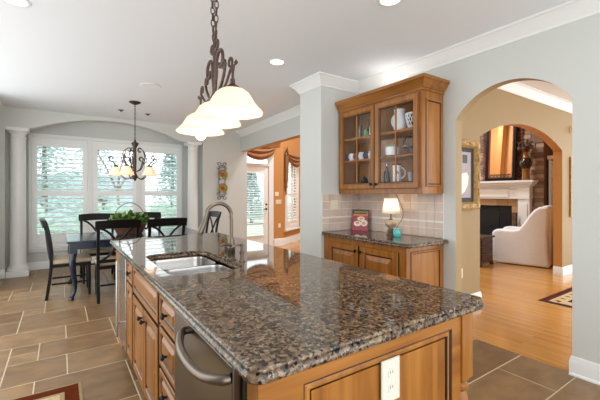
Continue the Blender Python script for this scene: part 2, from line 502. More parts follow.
# floor: tiles of mixed sizes over a bed of grout
mb = MB(); mb.box(-1.36, 3.24, -1.4, 8.0, -.05, -.0012, 1)
ux, uy, U = 23, 47, .2
occ = [[False] * uy for _ in range(ux)]
rt = random.Random(12)
for j in range(uy):
    for i in range(ux):
        if occ[i][j]: continue
        opts = [(4, 2), (3, 2), (2, 2), (3, 3), (4, 3), (2, 3), (2, 1), (1, 1)]; ws = [5, 6, 3, 3, 2, 1, .01, .001]
        cand = [(o, p) for o, p in zip(opts, ws) if i + o[0] <= ux and j + o[1] <= uy and all(not occ[i + a][j + b] for a in range(o[0]) for b in range(o[1]))]
        o = rt.choices([c[0] for c in cand], [c[1] for c in cand])[0]
        for a in range(o[0]):
            for b in range(o[1]): occ[i + a][j + b] = True
        g = .0038; x0 = 3.24 - (i + o[0]) * U + g; x1 = 3.24 - i * U - g; y0 = -1.4 + j * U + g; y1 = -1.4 + (j + o[1]) * U - g
        mb.box(x0, x1, y0, y1, -.006, 0, 0)
struct(mb.build('floor', ['slate_tile', 'grout'], bevel=.0015, seg=1))
struct(MB().box(3.24, 10, -2.5, 9.6, -.05, 0).build('floor_hall', 'plank_floor'))
struct(MB().box(-1.47, 3.3, -1.4, 7.62, CEIL, CEIL + .1).build('ceiling', 'ceiling_paint'))

def seg_arch(a, b, z0, rise_, n=24):
    hf = (b - a) / 2; r_ = (hf * hf + rise_ * rise_) / (2 * rise_); th = math.asin(hf / r_)
    return [((a + b) / 2 + r_ * math.sin(-th + 2 * th * i / n), z0 + rise_ - r_ + r_ * math.cos(-th + 2 * th * i / n)) for i in range(1, n)]


# arch wall: kitchen face light, hall face and arch jamb tan
XA, XB = 3.21, 3.31
a_r, a_l, a_sp, a_top = 1.03, 1.98, 2.10, 2.36
pts = [(-1.8, 0), (a_r, 0), (a_r, a_sp)]
rise, half = a_top - a_sp, (a_l - a_r) / 2; cy = (a_l + a_r) / 2
pts += seg_arch(a_r, a_l, a_sp, rise)
pts += [(a_l, a_sp), (a_l, 0), (4.2, 0), (4.2, 2.36), (4.2, 5.2), (-1.8, 5.2)]
struct(MB().prism([(XA, y, z) for y, z in pts], (XB - XA, 0, 0)).build('wall_right', ['wall_paint', 'wall_tan'], fn=lambda p: 0 if p.normal.x < -.5 else 1, ang=30))
# header over the opening to the family room (continues the same wall, slightly turned)
struct(MB().prism([(3.225, 4.2, 2.35), (3.42, 7.43, 2.35), (3.56, 7.43, 2.35), (3.365, 4.2, 2.35)], (0, 0, 2.85)).build(
    'wall_header', ['wall_paint', 'wall_orange'], fn=lambda p: 0 if p.normal.x < -.5 else 1))
# niche stub wall left of the cabinets
struct(MB().box(2.587, 3.209, 3.34, 3.79, 0, CEIL).build('wall_stub', 'wall_paint', bevel=.006))

# dining end: header wall with a shallow arch over columns
YH, YB = 7.43, 7.63
pts = [(-1.05, 0), (-.755, 0), (-.755, 2.47), (-.45, 2.47)]
pts += seg_arch(-.45, 2.10, 2.455, .285)
pts += [(2.10, 2.47), (2.54, 2.47), (2.54, 0), (3.58, 0), (3.58, CEIL), (-1.05, CEIL)]
struct(MB().prism([(x, YH, z) for x, z in pts], (0, YB - YH, 0)).build('wall_far', ['wall_paint', 'wall_orange'], fn=lambda p: 1 if p.normal.x > .9 and p.center.x > 3 else 0, ang=30))
# bay behind it with the window wall
YW = 7.93
wb = MB()
wx = [(-.48, .47), (.47, 1.345), (1.345, 2.23)]; wz0, wz1 = .42, 2.42
wb.box(-.78, -.44, YW, YW + .15, 0, CEIL); wb.box(2.19, 2.60, YW, YW + .15, 0, CEIL)
wb.box(-.44, 2.19, YW, YW + .15, 0, wz0); wb.box(-.44, 2.19, YW, YW + .15, wz1, CEIL)
wb.box(-.78, -.755, YB, YW, 0, CEIL); wb.box(2.55, 2.60, YB, YW, 0, CEIL)
struct(wb.build('wall_window', 'wall_paint'))
struct(MB().box(-.78, 2.60, YB, YW + .15, CEIL, CEIL + .1).build('ceiling_bay', 'ceiling_paint'))
struct(MB().box(-.97, -.85, 6.5, YH, 0, CEIL).build('wall_left', 'wall_paint'))
struct(MB().box(-1.47, -1.36, -1.4, 2.2, 0, CEIL).build('wall_left_blocker', 'wall_paint'))  # unseen wall piece, added to cut side light on the arch wall

# trim: crown and baseboards
crown = [(0, -.125), (.012, -.125), (.016, -.105), (.03, -.09), (.045, -.06), (.075, -.035), (.085, -.02), (.1, -.018), (.1, 0), (0, 0)]
cr = [(o, CEIL + z) for o, z in crown]
struct(MB().sweep([(3.21, -1.8), (3.21, 3.34), (2.587, 3.34), (2.587, 3.79), (3.207, 3.79), (3.42, 7.43)], cr).build('trim_1', 'trim_white', ang=25))
struct(MB().sweep([(-.85, 7.43), (-.85, 6.5)], cr).build('trim_2', 'trim_white', ang=25))
bb = [(0, 0), (.016, 0), (.016, .105), (.012, .112), (.012, .125), (.006, .14), (0, .14)]
struct(MB().sweep([(3.21, -1.8), (3.21, 1.03), (3.31, 1.03)], bb).sweep([(3.21, -1.8), (3.21, 1.014), (3.31, 1.014)], [(.014, 0), (.030, 0), (.03, .012), (.022, .02), (.014, .02)]).build('baseboard_right', 'trim_white'))
struct(MB().sweep([(2.56, YW), (-.75, YW)][::1], bb).build('baseboard_window', 'trim_white'))
struct(MB().sweep([(-.757, 7.43), (-1.0, 7.43)], bb).sweep([(3.40, 7.43), (2.54, 7.43)], bb).build('baseboard_far', 'trim_white'))


# columns
def column(name, x):
    o = MB()
    o.box(x - .15, x + .15, 7.38, 7.68, 0, .10)
    o.lathe([(.145, .10), (.145, .13), (.135, .16), (.118, .18), (.112, .20), (.108, .9), (.10, 2.28), (.10, 2.30), (.112, 2.305), (.112, 2.325), (.10, 2.33), (.10, 2.37),
             (.118, 2.39), (.135, 2.42)], 32, (x, 7.53, 0))
    o.box(x - .15, x + .15, 7.38, 7.68, 2.42, 2.469)
    return struct(o.build(name, 'trim_white', ang=30))


column('column_left', -.595); column('column_right', 2.345)


# windows with plantation shutters
def shutter_window(n, x0, x1):
    r = bpy.data.objects.new('window_%d' % n, None); C.objects.link(r); r.location = ((x0 + x1) / 2, YW, 0); struct(r)
    hw = (x1 - x0) / 2; sx = hw - .07
    f = MB()
    f.box(-hw, -hw + .045, -.03, .04, .40, 2.465); f.box(hw - .045, hw, -.03, .04, .40, 2.465)
    f.box(-hw + .045, hw - .045, -.03, .04, 2.40, 2.465); f.box(-hw + .045, hw - .045, -.03, .04, .40, .47)
    f.build('window_frame', 'trim_white', r, bevel=.006)
    s = MB(); a = hw - .048
    s.box(-a, -a + .075, -.022, .014, .472, 2.398); s.box(a - .075, a, -.022, .014, .472, 2.398)
    b = a - .075
    for z0, z1 in ((.472, .64), (1.335, 1.42), (2.24, 2.398)): s.box(-b, b, -.022, .014, z0, z1)
    s.build('shutter_frame', 'shutter_white', r, bevel=.003)
    l = MB(); t = math.radians(16)
    for z0, z1 in ((.645, 1.33), (1.425, 2.235)):
        k = round((z1 - z0) / .081); st = (z1 - z0) / k
        for i in range(k):
            zc = z0 + st * (i + .5); u = Vector((0, math.cos(t), math.sin(t))) * .043; nn = Vector((0, -math.sin(t), math.cos(t)))
            c = Vector((0, .0, zc)); ring = []
            for q in range(8):
                an = 2 * PI * q / 8; ring.append(c + u * math.cos(an) + nn * .009 * math.sin(an))
            l.prism([p + Vector((-b + .002, 0, 0)) for p in ring], (2 * b - .004, 0, 0))
    l.build('shutter_slats', 'shutter_white', r)
    g = MB().box(-a, a, .10, .106, wz0 + .0, wz1); g.build('window_pane', 'window_glass', r)
    sash = MB(); sash.box(-a, a, .085, .12, 1.40, 1.44); sash.box(-a, -a + .03, .085, .12, wz0, wz1); sash.box(a - .03, a, .085, .12, wz0, wz1)
    sash.build('window_sash', 'trim_white', r)
    MB().box(-hw, hw, -.06, .0, .365, .40).box(-hw, hw, -.035, 0, .315, .365).build('window_sill', 'trim_white', r, bevel=.005)
    return r


for n, (x0, x1) in enumerate(wx): shutter_window(n + 1, x0, x1)

# ------------------------------------------------------------------ family room and hall shell
YF = 8.0
o = MB(); o.box(3.58, 3.60, YB, YF + .12, 0, 5.2)
DX0, DX1, DZ = 3.62, 4.50, 2.42
o.box(3.60, DX0, YF, YF + .12, 0, 5.2); o.box(DX1, 4.92, YF, YF + .12, 0, 5.2); o.box(DX0, DX1, YF, YF + .12, DZ + .12, 5.2)
struct(o.build('wall_door', 'wall_orange'))
# angled bay wall with a window hole, built along its own direction
ang = math.atan2(.71, 1.04); bd = Vector((math.cos(ang), math.sin(ang), 0)); bn = Vector((math.sin(ang), -math.cos(ang), 0)); b0 = Vector((4.912, 8.0, 0))


def bayp(t, n, z): p = b0 + bd * t + bn * n; return (p.x, p.y, z)


def bay_box(mbx, t0, t1, n0, n1, z0, z1, m=0):
    return mbx.prism([bayp(t0, n0, z0), bayp(t1, n0, z0), bayp(t1, n1, z0), bayp(t0, n1, z0)], (0, 0, z1 - z0), m)


o = MB(); bay_box(o, 0, .19, -.12, 0, 0, 5.2); bay_box(o, 1.03, 1.6, -.12, 0, 0, 5.2); bay_box(o, .19, 1.03, -.12, 0, 0, .48); bay_box(o, .19, 1.03, -.12, 0, 2.36, 5.2)
struct(o.build('wall_bay', 'wall_orange'))
o = MB(); o.box(6.15, 6.4, 8.92, 9.04, 0, 5.2); o.box(8.8, 9.2, 8.92, 9.04, 0, 5.2); o.box(6.4, 8.8, 8.92, 9.04, 0, .3); o.box(6.4, 8.8, 8.92, 9.04, 4.8, 5.2)
struct(o.build('wall_family_back', 'wall_orange'))
r = struct(bpy.data.objects.new('window_5', None)); C.objects.link(r); r.location = (7.6, 8.92, 0)  # unseen window, added to let daylight into the family room
o = MB()
for x_ in (-1.2, -.4, .36, 1.14): o.box(x_, x_ + .06, -.02, .08, .3, 4.8)
for z_ in (.3, 2.3, 4.74):
    for x_ in (-1.14, -.34, .42): o.box(x_, x_ + .72, -.02, .08, z_, z_ + .06)
o.build('window_frame', 'trim_white', r); MB().box(-1.14, 1.14, .03, .036, .36, 4.74).build('window_pane', 'window_glass', r)
bbt = [(0, 0), (-.018, 0), (-.018, .16), (-.008, .19), (0, .19)]
struct(MB().sweep([(DX1 + .13, YF), (4.912, YF), bayp(1.6, 0, 0)[:2]], bbt).build('baseboard_family', 'trim_white'))
struct(MB().box(3.565, 3.85, 6.38, 6.56, 2.36, 5.2).build('wall_family_return', 'wall_orange'))
# wall with the second arch: tan to the hall, orange to the family room and on its jamb
Y2, Y3 = 2.37, 2.50
h0, h1, hs, ht = 4.37, 6.95, 2.10, 2.38
pts = [(XB, 0), (h0, 0), (h0, hs)]
pts += seg_arch(h0, h1, hs, ht - hs)
pts += [(h1, hs), (h1, 0), (9.3, 0), (9.3, 5.2), (XB, 5.2)]
struct(MB().prism([(x, Y2, z) for x, z in pts], (0, Y3 - Y2, 0)).build('wall_hall', ['wall_tan', 'wall_orange'], fn=lambda p: 0 if p.normal.y < -.5 else 1, ang=30))
struct(MB().box(XB, 9.3, -1.8, Y2, 2.90, 3.0).build('ceiling_hall', 'ceiling_paint'))
struct(MB().sweep([(9.2, Y2), (XB, Y2)], [(o_, 2.90 + z) for o_, z in crown]).build('trim_4', 'trim_white', ang=25))
struct(MB().sweep([(9.2, Y2), (h1, Y2), (h1, Y3)], bb).sweep([(h0, Y3), (h0, Y2), (XB, Y2)], bb).build('baseboard_hall', 'trim_white'))
struct(MB().box(3.31, 9.3, Y3, 9.6, 5.2, 5.3).build('ceiling_family', 'ceiling_paint'))
# fireplace wall
XF = 8.62
o = MB(); o.box(XF + .45, XF + .57, 2.5, 9.0, 0, 5.2); struct(o.build('wall_fireplace', 'wall_orange'))


# ------------------------------------------------------------------ kitchen island
DOORP = [(0, .017, 1), (.003, .021, 0), (.046, .021, 0), (.050, .015, 0), (.052, .0145, 1), (.058, .009, 1), (.061, .007, 0), (.092, .021, 0), (.094, .021, 1), (.096, .0215, 0)]
DRAWP = [(0, .017, 1), (.003, .021, 0), (.024, .021, 0), (.028, .015, 0), (.030, .0145, 1), (.034, .009, 1), (.037, .007, 0), (.058, .021, 0), (.060, .021, 1), (.062, .0215, 0)]


def knob(parent, p, n, r=.015):
    n = Vector(n); q = n.to_track_quat('Z', 'Y').to_matrix()
    MB().lathe([(.006, 0), (.006, .012), (.009, .014), (r, .02), (r * .95, .027), (r * .5, .032)], 14, p, 0, q).build('knob', 'iron_black', parent)


IX, IY0, IY1 = .448, .86, 3.88         # carcass left face, front and far ends
LU, LV, LN = (0, -1, 0), (0, 0, 1), (-1, 0, 0)
GI = 'cabinet units of the island'


def lfront(name, parent, ya, yb, z0, z1, prof, mat='maple', base_x=IX):
    w_ = yb - ya
    return MB().front((base_x - parent.location.x, yb - parent.location.y, z0), LU, LV, LN, w_, z1 - z0, prof).build(name, [mat, 'glaze'], parent)


# sink base
t = thing('sink_cabinet', 'maple sink base cabinet with two doors under one wide false drawer', 'cabinet', (IX, 2.37, 0), 0, GI)
ly = lambda y: y - 2.37
MB().box(0, .62, ly(1.965), ly(2.775), .10, .62).build('body', 'maple', t)
MB().box(0, .03, ly(1.965), ly(2.775), .62, .868).build('face_frame', 'maple', t)
MB().box(.07, .12, ly(1.965), ly(2.775), .001, .10).build('toe_kick', 'toe_dark', t)
lfront('drawer_front', t, 1.985, 2.755, .67, .855, DRAWP, 'maple_h')
for ya, yb, ky in ((1.985, 2.366, 2.33), (2.374, 2.755, 2.41)):
    d = lfront('door', t, ya, yb, .125, .645, DOORP)
    knob(d, (-.02, ky - 2.37, .58), (-1, 0, 0))
# drawer stack
t = thing('drawer_cabinet', 'maple drawer stack next to the dishwasher, each drawer with a black knob', 'cabinet', (IX, 1.78, 0), 0, GI)
MB().box(0, .60, 1.6 - 1.78, 1.96 - 1.78, .10, .868).build('body', 'maple', t)
MB().box(.07, .12, 1.6 - 1.78, 1.96 - 1.78, .001, .10).build('toe_kick', 'toe_dark', t)
for z0, z1 in ((.695, .855), (.475, .675), (.30, .455), (.125, .28)):
    d = lfront('drawer', t, 1.62, 1.94, z0, z1, DRAWP, 'maple_h')
    knob(d, (-.02, 0, (z0 + z1) / 2), (-1, 0, 0), .017)
# narrow cabinet
t = thing('narrow_cabinet', 'slim maple pull-out cabinet left of the sink doors', 'cabinet', (IX, 2.93, 0), 0, GI)
MB().box(0, .60, 2.78 - 2.93, 3.075 - 2.93, .10, .868).build('body', 'maple', t)
MB().box(.07, .12, 2.78 - 2.93, 3.075 - 2.93, .001, .10).build('toe_kick', 'toe_dark', t)
d = lfront('drawer', t, 2.80, 3.055, .70, .855, DRAWP, 'maple_h'); knob(d, (-.02, -.06, .78), (-1, 0, 0), .017)
d = lfront('door', t, 2.80, 3.055, .125, .68, DOORP)
# steel compactor with bar handle
t = thing('trash_compactor', 'narrow stainless undercounter appliance with a tall bar handle at the dining end', 'appliance', (IX, 3.26, 0))
MB().box(.0, .58, -.18, .18, .10, .868).build('body', 'steel_door', t)
MB().box(-.025, 0, -.178, .178, .11, .862).build('door', 'steel', t, bevel=.004)
h = MB().tube([(-.075, -.10, .22), (-.075, -.10, .83)], .009, 12)
for z in (.33, .75): h.tube([(-.075, -.10, z), (-.025, -.10, z)], .006, 10)
h.build('handle', 'steel', t)
MB().box(.07, .12, -.18, .18, .001, .10).build('toe_kick', 'toe_dark', t)
# dishwasher
t = thing('dishwasher', 'stainless dishwasher with a curved bar handle set in the island side', 'dishwasher', (IX, 1.265, 0))
MB().box(.0, .57, -.31, .325, .09, .868).build('body', 'slot_dark', t)
MB().box(-.035, -.001, -.308, .323, .10, .865).build('door', 'steel_door', t, bevel=.006)
hp = smooth_path([(-.037, .13, .832), (-.062, .118, .828), (-.088, .04, .81), (-.094, -.08, .80), (-.088, -.2, .808), (-.062, -.285, .824), (-.037, -.3, .828)], 6)
MB().tube(hp, .0155, 12).build('handle', 'nickel', t)
MB().box(.05, .1, -.31, .325, .001, .09).build('toe_kick', 'toe_dark', t)
# the island's own frame: end panels and corner legs
t = thing('kitchen_island', 'maple island end with a large recessed panel and a turned corner leg', 'island', (.95, IY0, 0))
bx = lambda x: x - .95
o = MB(); o.box(bx(IX), bx(.60), 0, .07, .0, .868); o.box(bx(.60), bx(1.43), .0, .07, .80, .868); o.box(bx(1.366), bx(1.43), 0, .07, 0, .80)
o.box(bx(.60), bx(1.366), 0, .07, 0, .10); o.build('end_frame', 'maple_x', t)
MB().front((bx(.60), .012, .10), (1, 0, 0), (0, 0, 1), (0, -1, 0), 1.366 - .60, .70, [(0, .012, 0), (.004, .012, 1), (.010, .004, 1), (.016, .008, 0), (.026, .008, 0), (.03, .0, 1), (.036, .0, 1), (.037, .002, 0)]).build('end_panel', ['maple', 'glaze'], t)
o = MB(); o.box(bx(1.43), bx(1.51), -.01, .07, .56, .868); o.box(bx(1.43), bx(1.51), -.01, .07, .0, .10)
o.lathe([(.036, .10), (.036, .13), (.028, .14), (.034, .16), (.024, .18), (.027, .22), (.036, .40), (.038, .45), (.03, .49), (.024, .5), (.036, .515), (.036, .53), (.026, .54), (.038, .555), (.038, .56)], 20, (bx(1.47), .03, 0))
o.build('leg', 'maple', t, bevel=.003)
MB().box(bx(1.40), bx(1.43), .07, 3.02, .10, .868).build('side_panel', 'maple', t)
o = MB(); o.box(bx(IX), bx(1.43), 3.442 - IY0, 3.462 - IY0, .0, .868); o.box(bx(IX), bx(1.43), 3.0, 3.02, .0, .868); o.box(bx(IX), bx(IX + .02), 2.603, 3.0, 0, .868)
o.build('far_panel', 'maple', t)

# countertop with sink cut-out
SX0, SX1, SY0, SY1 = .515, .95, 1.99, 2.79
top = slab_curve('island_countertop', [round_rect(.400, 1.545, .80, 4.0, .045, 8), round_rect(SX0, SX1, SY0, SY1, .09, 8)], .87, .915, 'granite',
                 [(.870, .9005, 0, .014), (.899, .915, .006, .0065)])
tag(top, 'long speckled brown granite countertop on the island, with the sink cut into it', 'countertop')

# double bowl sink
t = thing('kitchen_sink', 'stainless double bowl sink set under the island granite', 'sink', ((SX0 + SX1) / 2, 2.39, .869))


def bowl(nm, x0, x1, y0, y1, depth):
    b = MB(); rr = .07; rings = [(0, 0), (.004, -.02), (.012, -depth + .03), (.03, -depth + .005), (.06, -depth)]
    L = []
    for ins, z in rings: L.append([(x, y, z) for x, y in round_rect(x0 + ins, x1 - ins, y0 + ins, y1 - ins, max(rr - ins * .5, .02), 6)])
    n = len(L[0]); vs_ = [p for l in L for p in l]; fs = [(i * n + j, i * n + (j + 1) % n, (i + 1) * n + (j + 1) % n, (i + 1) * n + j) for i in range(len(L) - 1) for j in range(n)]
    fs.append([(len(L) - 1) * n + j for j in range(n)]); b.add(vs_, fs)
    q = b.build(nm, 'steel', t, ang=50)
    MB().lathe([(.04, -depth + .001), (.04, -depth + .004), (.03, -depth + .004), (.028, -depth + .002)], 20, ((x0 + x1) / 2, (y0 + y1) / 2, 0)).build('drain', 'nickel', q)


bowl('bowl', -.205, .205, -.39, .0, .19); bowl('bowl', -.205, .205, .02, .39, .22)
rim = MB(); rim.box(-.2, .2, .001, .019, -.04, -.004); rim.build('divider', 'steel', t, bevel=.004)

# faucet
t = thing('faucet', 'tall gooseneck brushed nickel faucet with a pull-down spray head over the sink', 'faucet', (.972, 2.265, .9155))
MB().lathe([(.034, 0), (.034, .010), (.026, .016), (.024, .05), (.027, .055), (.027, .11), (.022, .12), (.019, .15)], 20).build('base', 'nickel', t)
neck = [(0, 0, .12), (0, 0, .26), (-.004, 0, .30)] + [(-.09 + .09 * math.cos(a), 0, .30 + .09 * math.sin(a)) for a in [PI * i / 14 for i in range(1, 13)]] + [(-.19, 0, .27)]
MB().tube(smooth_path(neck, 3), .0125, 14).build('spout', 'nickel', t)
MB().tube([(-.187, 0, .275), (-.193, 0, .262), (-.218, 0, .205), (-.222, 0, .196)], [.0135, .016, .022, .020], 16).build('spray_head', 'nickel', t)
o = MB(); o.tube([(0, -.02, .085), (0, -.045, .085)], .012, 12); o.tube(smooth_path([(0, -.045, .085), (-.02, -.05, .105), (-.06, -.05, .118), (-.10, -.05, .112)], 4), [.011] * 12 + [.009], 10)
o.build('handle', 'nickel', t)
t = thing('soap_dispenser', 'short nickel soap dispenser standing next to the faucet', 'soap dispenser', (1.0, 2.155, .9155))
MB().lathe([(.022, 0), (.022, .006), (.015, .012), (.013, .05), (.017, .055), (.017, .07), (.009, .075), (.009, .10), (.016, .104), (.016, .118), (.006, .122)], 18).build('base', 'nickel', t)
MB().tube(smooth_path([(0, 0, .11), (-.04, 0, .115), (-.075, 0, .10)], 4), .006, 10).build('spout', 'nickel', t)
t = thing('side_sprayer', 'small nickel side valve with a cross bar behind the faucet', 'sprayer', (1.0, 2.42, .9155))
MB().lathe([(.02, 0), (.02, .006), (.013, .012), (.012, .05), (.015, .06), (.015, .09), (.008, .1)], 18).build('base', 'nickel', t)


# outlets
def plate(name, label, cat, loc, n, w_, h_, kind, mat='plate_white', group=None):
    n = Vector(n).normalized(); t_ = thing(name, label, cat, loc, 0, group); u = Vector((0, 0, 1)).cross(n)
    o = MB(); o.front(-u * w_ / 2 + Vector((0, 0, -h_ / 2)), u, (0, 0, 1), n, w_, h_, [(0, .003, 0), (.003, .006, 0)]); o.build('cover_plate', mat, t_)
    if kind == 'outlet':
        for z in (-.02, .02):
            c = n * .0065 + Vector((0, 0, z)) * (h_ / .115)
            s = MB(); s.obox(c, u * .015, Vector((0, 0, .013)), n * .0008); k_ = s.build('socket', mat, t_)
            for a in (-.006, .006):
                s = MB(); s.obox(n * .0075 + Vector((0, 0, z + .003)) * (h_ / .115) + u * a, u * .001, Vector((0, 0, .0045)), n * .0004); s.build('slot', 'slot_dark', k_)
    else:
        k = kind
        for i in range(k):
            s = MB(); s.obox(n * .008 + u * ((i - (k - 1) / 2) * .045), u * .006, Vector((0, 0, .012)), n * .003); s.build('toggle', mat, t_, bevel=.001)
    return t_


plate('wall_outlet', 'white outlet plate on the recessed end panel of the island', 'outlet', (.98, IY0 - .0005, .70), (0, -1, 0), .095, .155, 'outlet')

# ------------------------------------------------------------------ back counter, base cabinet and wall cabinet
CY0, CY1 = 2.11, 3.335
t = thing('base_cabinet', 'maple base cabinet with two raised doors under the small granite counter', 'cabinet', (2.92, 2.72, 0))
cxp, cyp = 2.92, 2.72
MB().box(2.632 - cxp, 3.207 - cxp, CY0 + .002 - cyp, CY1 - cyp, .10, .872).build('body', 'maple', t)
MB().box(2.70 - cxp, 3.15 - cxp, CY0 + .03 - cyp, CY1 - cyp, .001, .10).build('toe_kick', 'toe_dark', t)
for ya, yb, ky in ((2.20, 2.705, 2.68), (2.735, 3.24, 2.76)):
    d = MB().front((2.632 - cxp, yb - cyp, .13), LU, LV, LN, yb - ya, .685, [(0, .017, 1), (.003, .022, 0), (.06, .022, 0), (.065, .015, 0), (.068, .0145, 1), (.076, .008, 1), (.08, .006, 0), (.125, .022, 0), (.127, .022, 1), (.129, .0225, 0)]).build('door', ['maple', 'glaze'], t)
    knob(d, (2.612 - cxp, ky - cyp, .76), (-1, 0, 0), .016)
MB().front((2.69 - cxp, CY0 + .002 - cyp, .14), (1, 0, 0), (0, 0, 1), (0, -1, 0), .46, .69, [(0, .004, 1), (.004, .006, 1), (.010, .010, 0), (.018, .010, 0), (.022, .003, 1), (.028, .003, 1), (.03, .004, 0)]).build('side_panel', ['maple', 'glaze'], t)
top = slab_curve('granite_counter', [round_rect(2.592, 3.208, 2.055, 3.338, .05, 8, (0, 0, 1, 0))], .873, .915, 'granite', [(.873, .9005, 0, .012), (.899, .915, .005, .0065)])
tag(top, 'short granite countertop on the base cabinet in the niche', 'countertop')

# backsplash tiles
o = MB(); o.box(3.203, 3.209, 2.11, 3.339, .917, 1.369, 1)
y = 2.112
for k in range(13):
    yb = min(y + .094, 3.336)
    if yb - y > .02:
        for z0, z1 in ((.919, 1.010), (1.016, 1.073), (1.094, 1.181), (1.187, 1.274), (1.280, 1.368)): o.box(3.197, 3.204, y, yb, z0, z1, 0)
        o.box(3.193, 3.204, y, yb, 1.077, 1.090, 2)
    y += .1
struct(o.build('wall_backsplash', ['splash_tile', 'grout_light', 'grout_light'], bevel=.0012, seg=1))
o = MB(); o.box(2.60, 3.196, 3.333, 3.339, .917, 1.369, 1); x = 2.602
for k in range(6):
    xb = min(x + .0925, 3.192)
    for z0, z1 in ((.919, 1.010), (1.016, 1.073), (1.094, 1.181), (1.187, 1.274), (1.280, 1.368)): o.box(x, xb, 3.327, 3.334, z0, z1, 0)
    o.box(x, xb, 3.323, 3.334, 1.077, 1.090, 2)
    x += .0985
struct(o.build('wall_backsplash_side', ['splash_tile', 'grout_light', 'grout_light'], bevel=.0012, seg=1))
plate('switch_plate', 'cream double switch plate on the tiled side of the niche', 'switch', (2.78, 3.3265, 1.235), (0, -1, 0), .115, .115, 2, 'plate_cream')

# wall cabinet with glass doors
UX0, UX1, UY0, UY1, UZ0, UZ1 = 2.885, 3.2, 2.112, 3.325, 1.372, 2.39
t = thing('wall_cabinet', 'honey maple wall cabinet with two gridded glass doors and a crown top', 'cabinet', (3.04, 2.72, UZ0))
px, py, pz = 3.04, 2.72, UZ0
q = lambda x0, x1, y0, y1, z0, z1: (x0 - px, x1 - px, y0 - py, y1 - py, z0 - pz, z1 - pz)
o = MB()
o.box(*q(UX0, UX1, UY0, UY0 + .02, UZ0, UZ1)); o.box(*q(UX0, UX1, UY1 - .02, UY1, UZ0, UZ1)); o.box(*q(UX0, UX1, UY0 + .02, UY1 - .02, UZ0, UZ0 + .02))
o.box(*q(UX0, UX1, UY0 + .02, UY1 - .02, UZ1 - .02, UZ1)); o.box(*q(UX1 - .012, UX1, UY0 + .02, UY1 - .02, UZ0 + .02, UZ1 - .02), 1)
o.build('body', ['maple', 'cab_inside'], t)
SH = (UZ0 + .11, 1.772, 2.032)
for z in SH: MB().box(*q(UX0 + .022, UX1 - .013, UY0 + .021, UY1 - .021, z - .018, z)).build('shelf', 'cab_inside', t)
o = MB(); o.box(*q(UX0 - .02, UX0 - .0005, UY0, UY1, UZ0, UZ0 + .07)); o.box(*q(UX0 - .02, UX0 - .0005, UY0, UY1, UZ1 - .05, UZ1))
o.box(*q(UX0 - .02, UX0 - .0005, UY0, UY0 + .05, UZ0 + .07, UZ1 - .05)); o.box(*q(UX0 - .02, UX0 - .0005, UY1 - .05, UY1, UZ0 + .07, UZ1 - .05)); o.box(*q(UX0 - .02, UX0 - .0005, 2.70, 2.735, UZ0 + .07, UZ1 - .05))
o.build('face_frame', 'maple', t, bevel=.002)
for ya, yb, kside in ((2.145, 2.712, 1), (2.720, 3.288, 0)):
    fx = UX0 - .02; z0, z1 = UZ0 + .055, UZ1 - .035; w_ = yb - ya; hgt = z1 - z0; a = .072
    d = MB(); O = Vector((fx - px, yb - py, z0 - pz)); Uv, Vv, Nv = map(Vector, (LU, LV, LN))
    prof = [(0, 0), (0, .02), (.004, .024), (.05, .020), (.054, .015), (.062, .015), (a, .008), (a, 0)]; mi = [0, 1, 0, 1, 0, 1, 0]
    L = [[O + Uv * x_ + Vv * z_ + Nv * h_ for x_, z_ in ((i_, i_), (w_ - i_, i_), (w_ - i_, hgt - i_), (i_, hgt - i_))] for i_, h_ in prof]
    vs_ = [p for l in L for p in l]; o0 = len(d.v); d.v += [tuple(p) for p in vs_]
    for i in range(len(L)):
        i2 = (i + 1) % len(L)
        for j in range(4): d.f.append([i * 4 + j, i * 4 + (j + 1) % 4, i2 * 4 + (j + 1) % 4, i2 * 4 + j]); d.m.append(mi[i] if i < len(mi) else 0)
    dd = d.build('door', ['maple', 'glaze'], t)
    m_ = MB()
    m_.obox(O + Uv * (w_ / 2) + Vv * (hgt / 2) + Nv * .008, Uv * .0085, Vv * (hgt / 2 - a), Nv * .007)
    for fr in (1 / 3, 2 / 3): m_.obox(O + Uv * (w_ / 2) + Vv * (a + (hgt - 2 * a) * fr) + Nv * .008, Uv * (w_ / 2 - a), Vv * .0085, Nv * .006)
    m_.build('muntin', 'maple', dd, bevel=.002)
    g = MB(); g.obox(O + Uv * (w_ / 2) + Vv * (hgt / 2) + Nv * .0005, Uv * (w_ / 2 - a + .004), Vv * (hgt / 2 - a + .004), Nv * .0005)
    g.build('glass_pane', 'cabinet_glass', dd)
    knob(dd, (fx - .022 - px, (yb - .035 if kside else ya + .035) - py, z0 + .05 - pz), (-1, 0, 0), .017)
MB().front((UX0 + .03 - px, UY0 - py, .07), (1, 0, 0), (0, 0, 1), (0, -1, 0), .25, .86, [(0, .001, 0), (.002, .006, 1), (.010, .010, 0), (.02, .010, 0), (.024, .003, 1), (.03, .003, 1), (.033, .006, 0)]).build('side_panel', ['maple', 'glaze'], t)
cc = [(0, 0), (.012, .0), (.012, .02), (.02, .024), (.024, .028), (.024, .034), (.035, .045), (.055, .085), (.06, .09), (.072, .095), (.072, .125), (0, .125)]
o = MB(); o.sweep([(UX1 - px, UY0 - .001 - py), (UX0 - .0205 - px, UY0 - .001 - py), (UX0 - .0205 - px, UY1 - py)], [(a_, UZ1 - .015 + b_ - pz) for a_, b_ in cc])
o.box(*q(UX0, UX1, UY0, UY1, UZ1, UZ1 + .01)); o.build('crown_top', 'maple_h', t, ang=25)

lamp('cabinet_uplight', 'AREA', (.05, 0, UZ1 + .03 - pz), UP_W, (1, .97, .92), .2, (PI, 0, 0), t)

# ------------------------------------------------------------------ what stands in the wall cabinet
def lathe_thing(name, label, cat, loc, prof, mat, seg=18, group=None, part='body', **k):
    if loc[2] > 1.4: loc = (loc[0] - .035, loc[1], loc[2])
    t_ = thing(name, label, cat, loc, 0, group); MB().lathe(prof, seg, **k).build(part, mat, t_); return t_


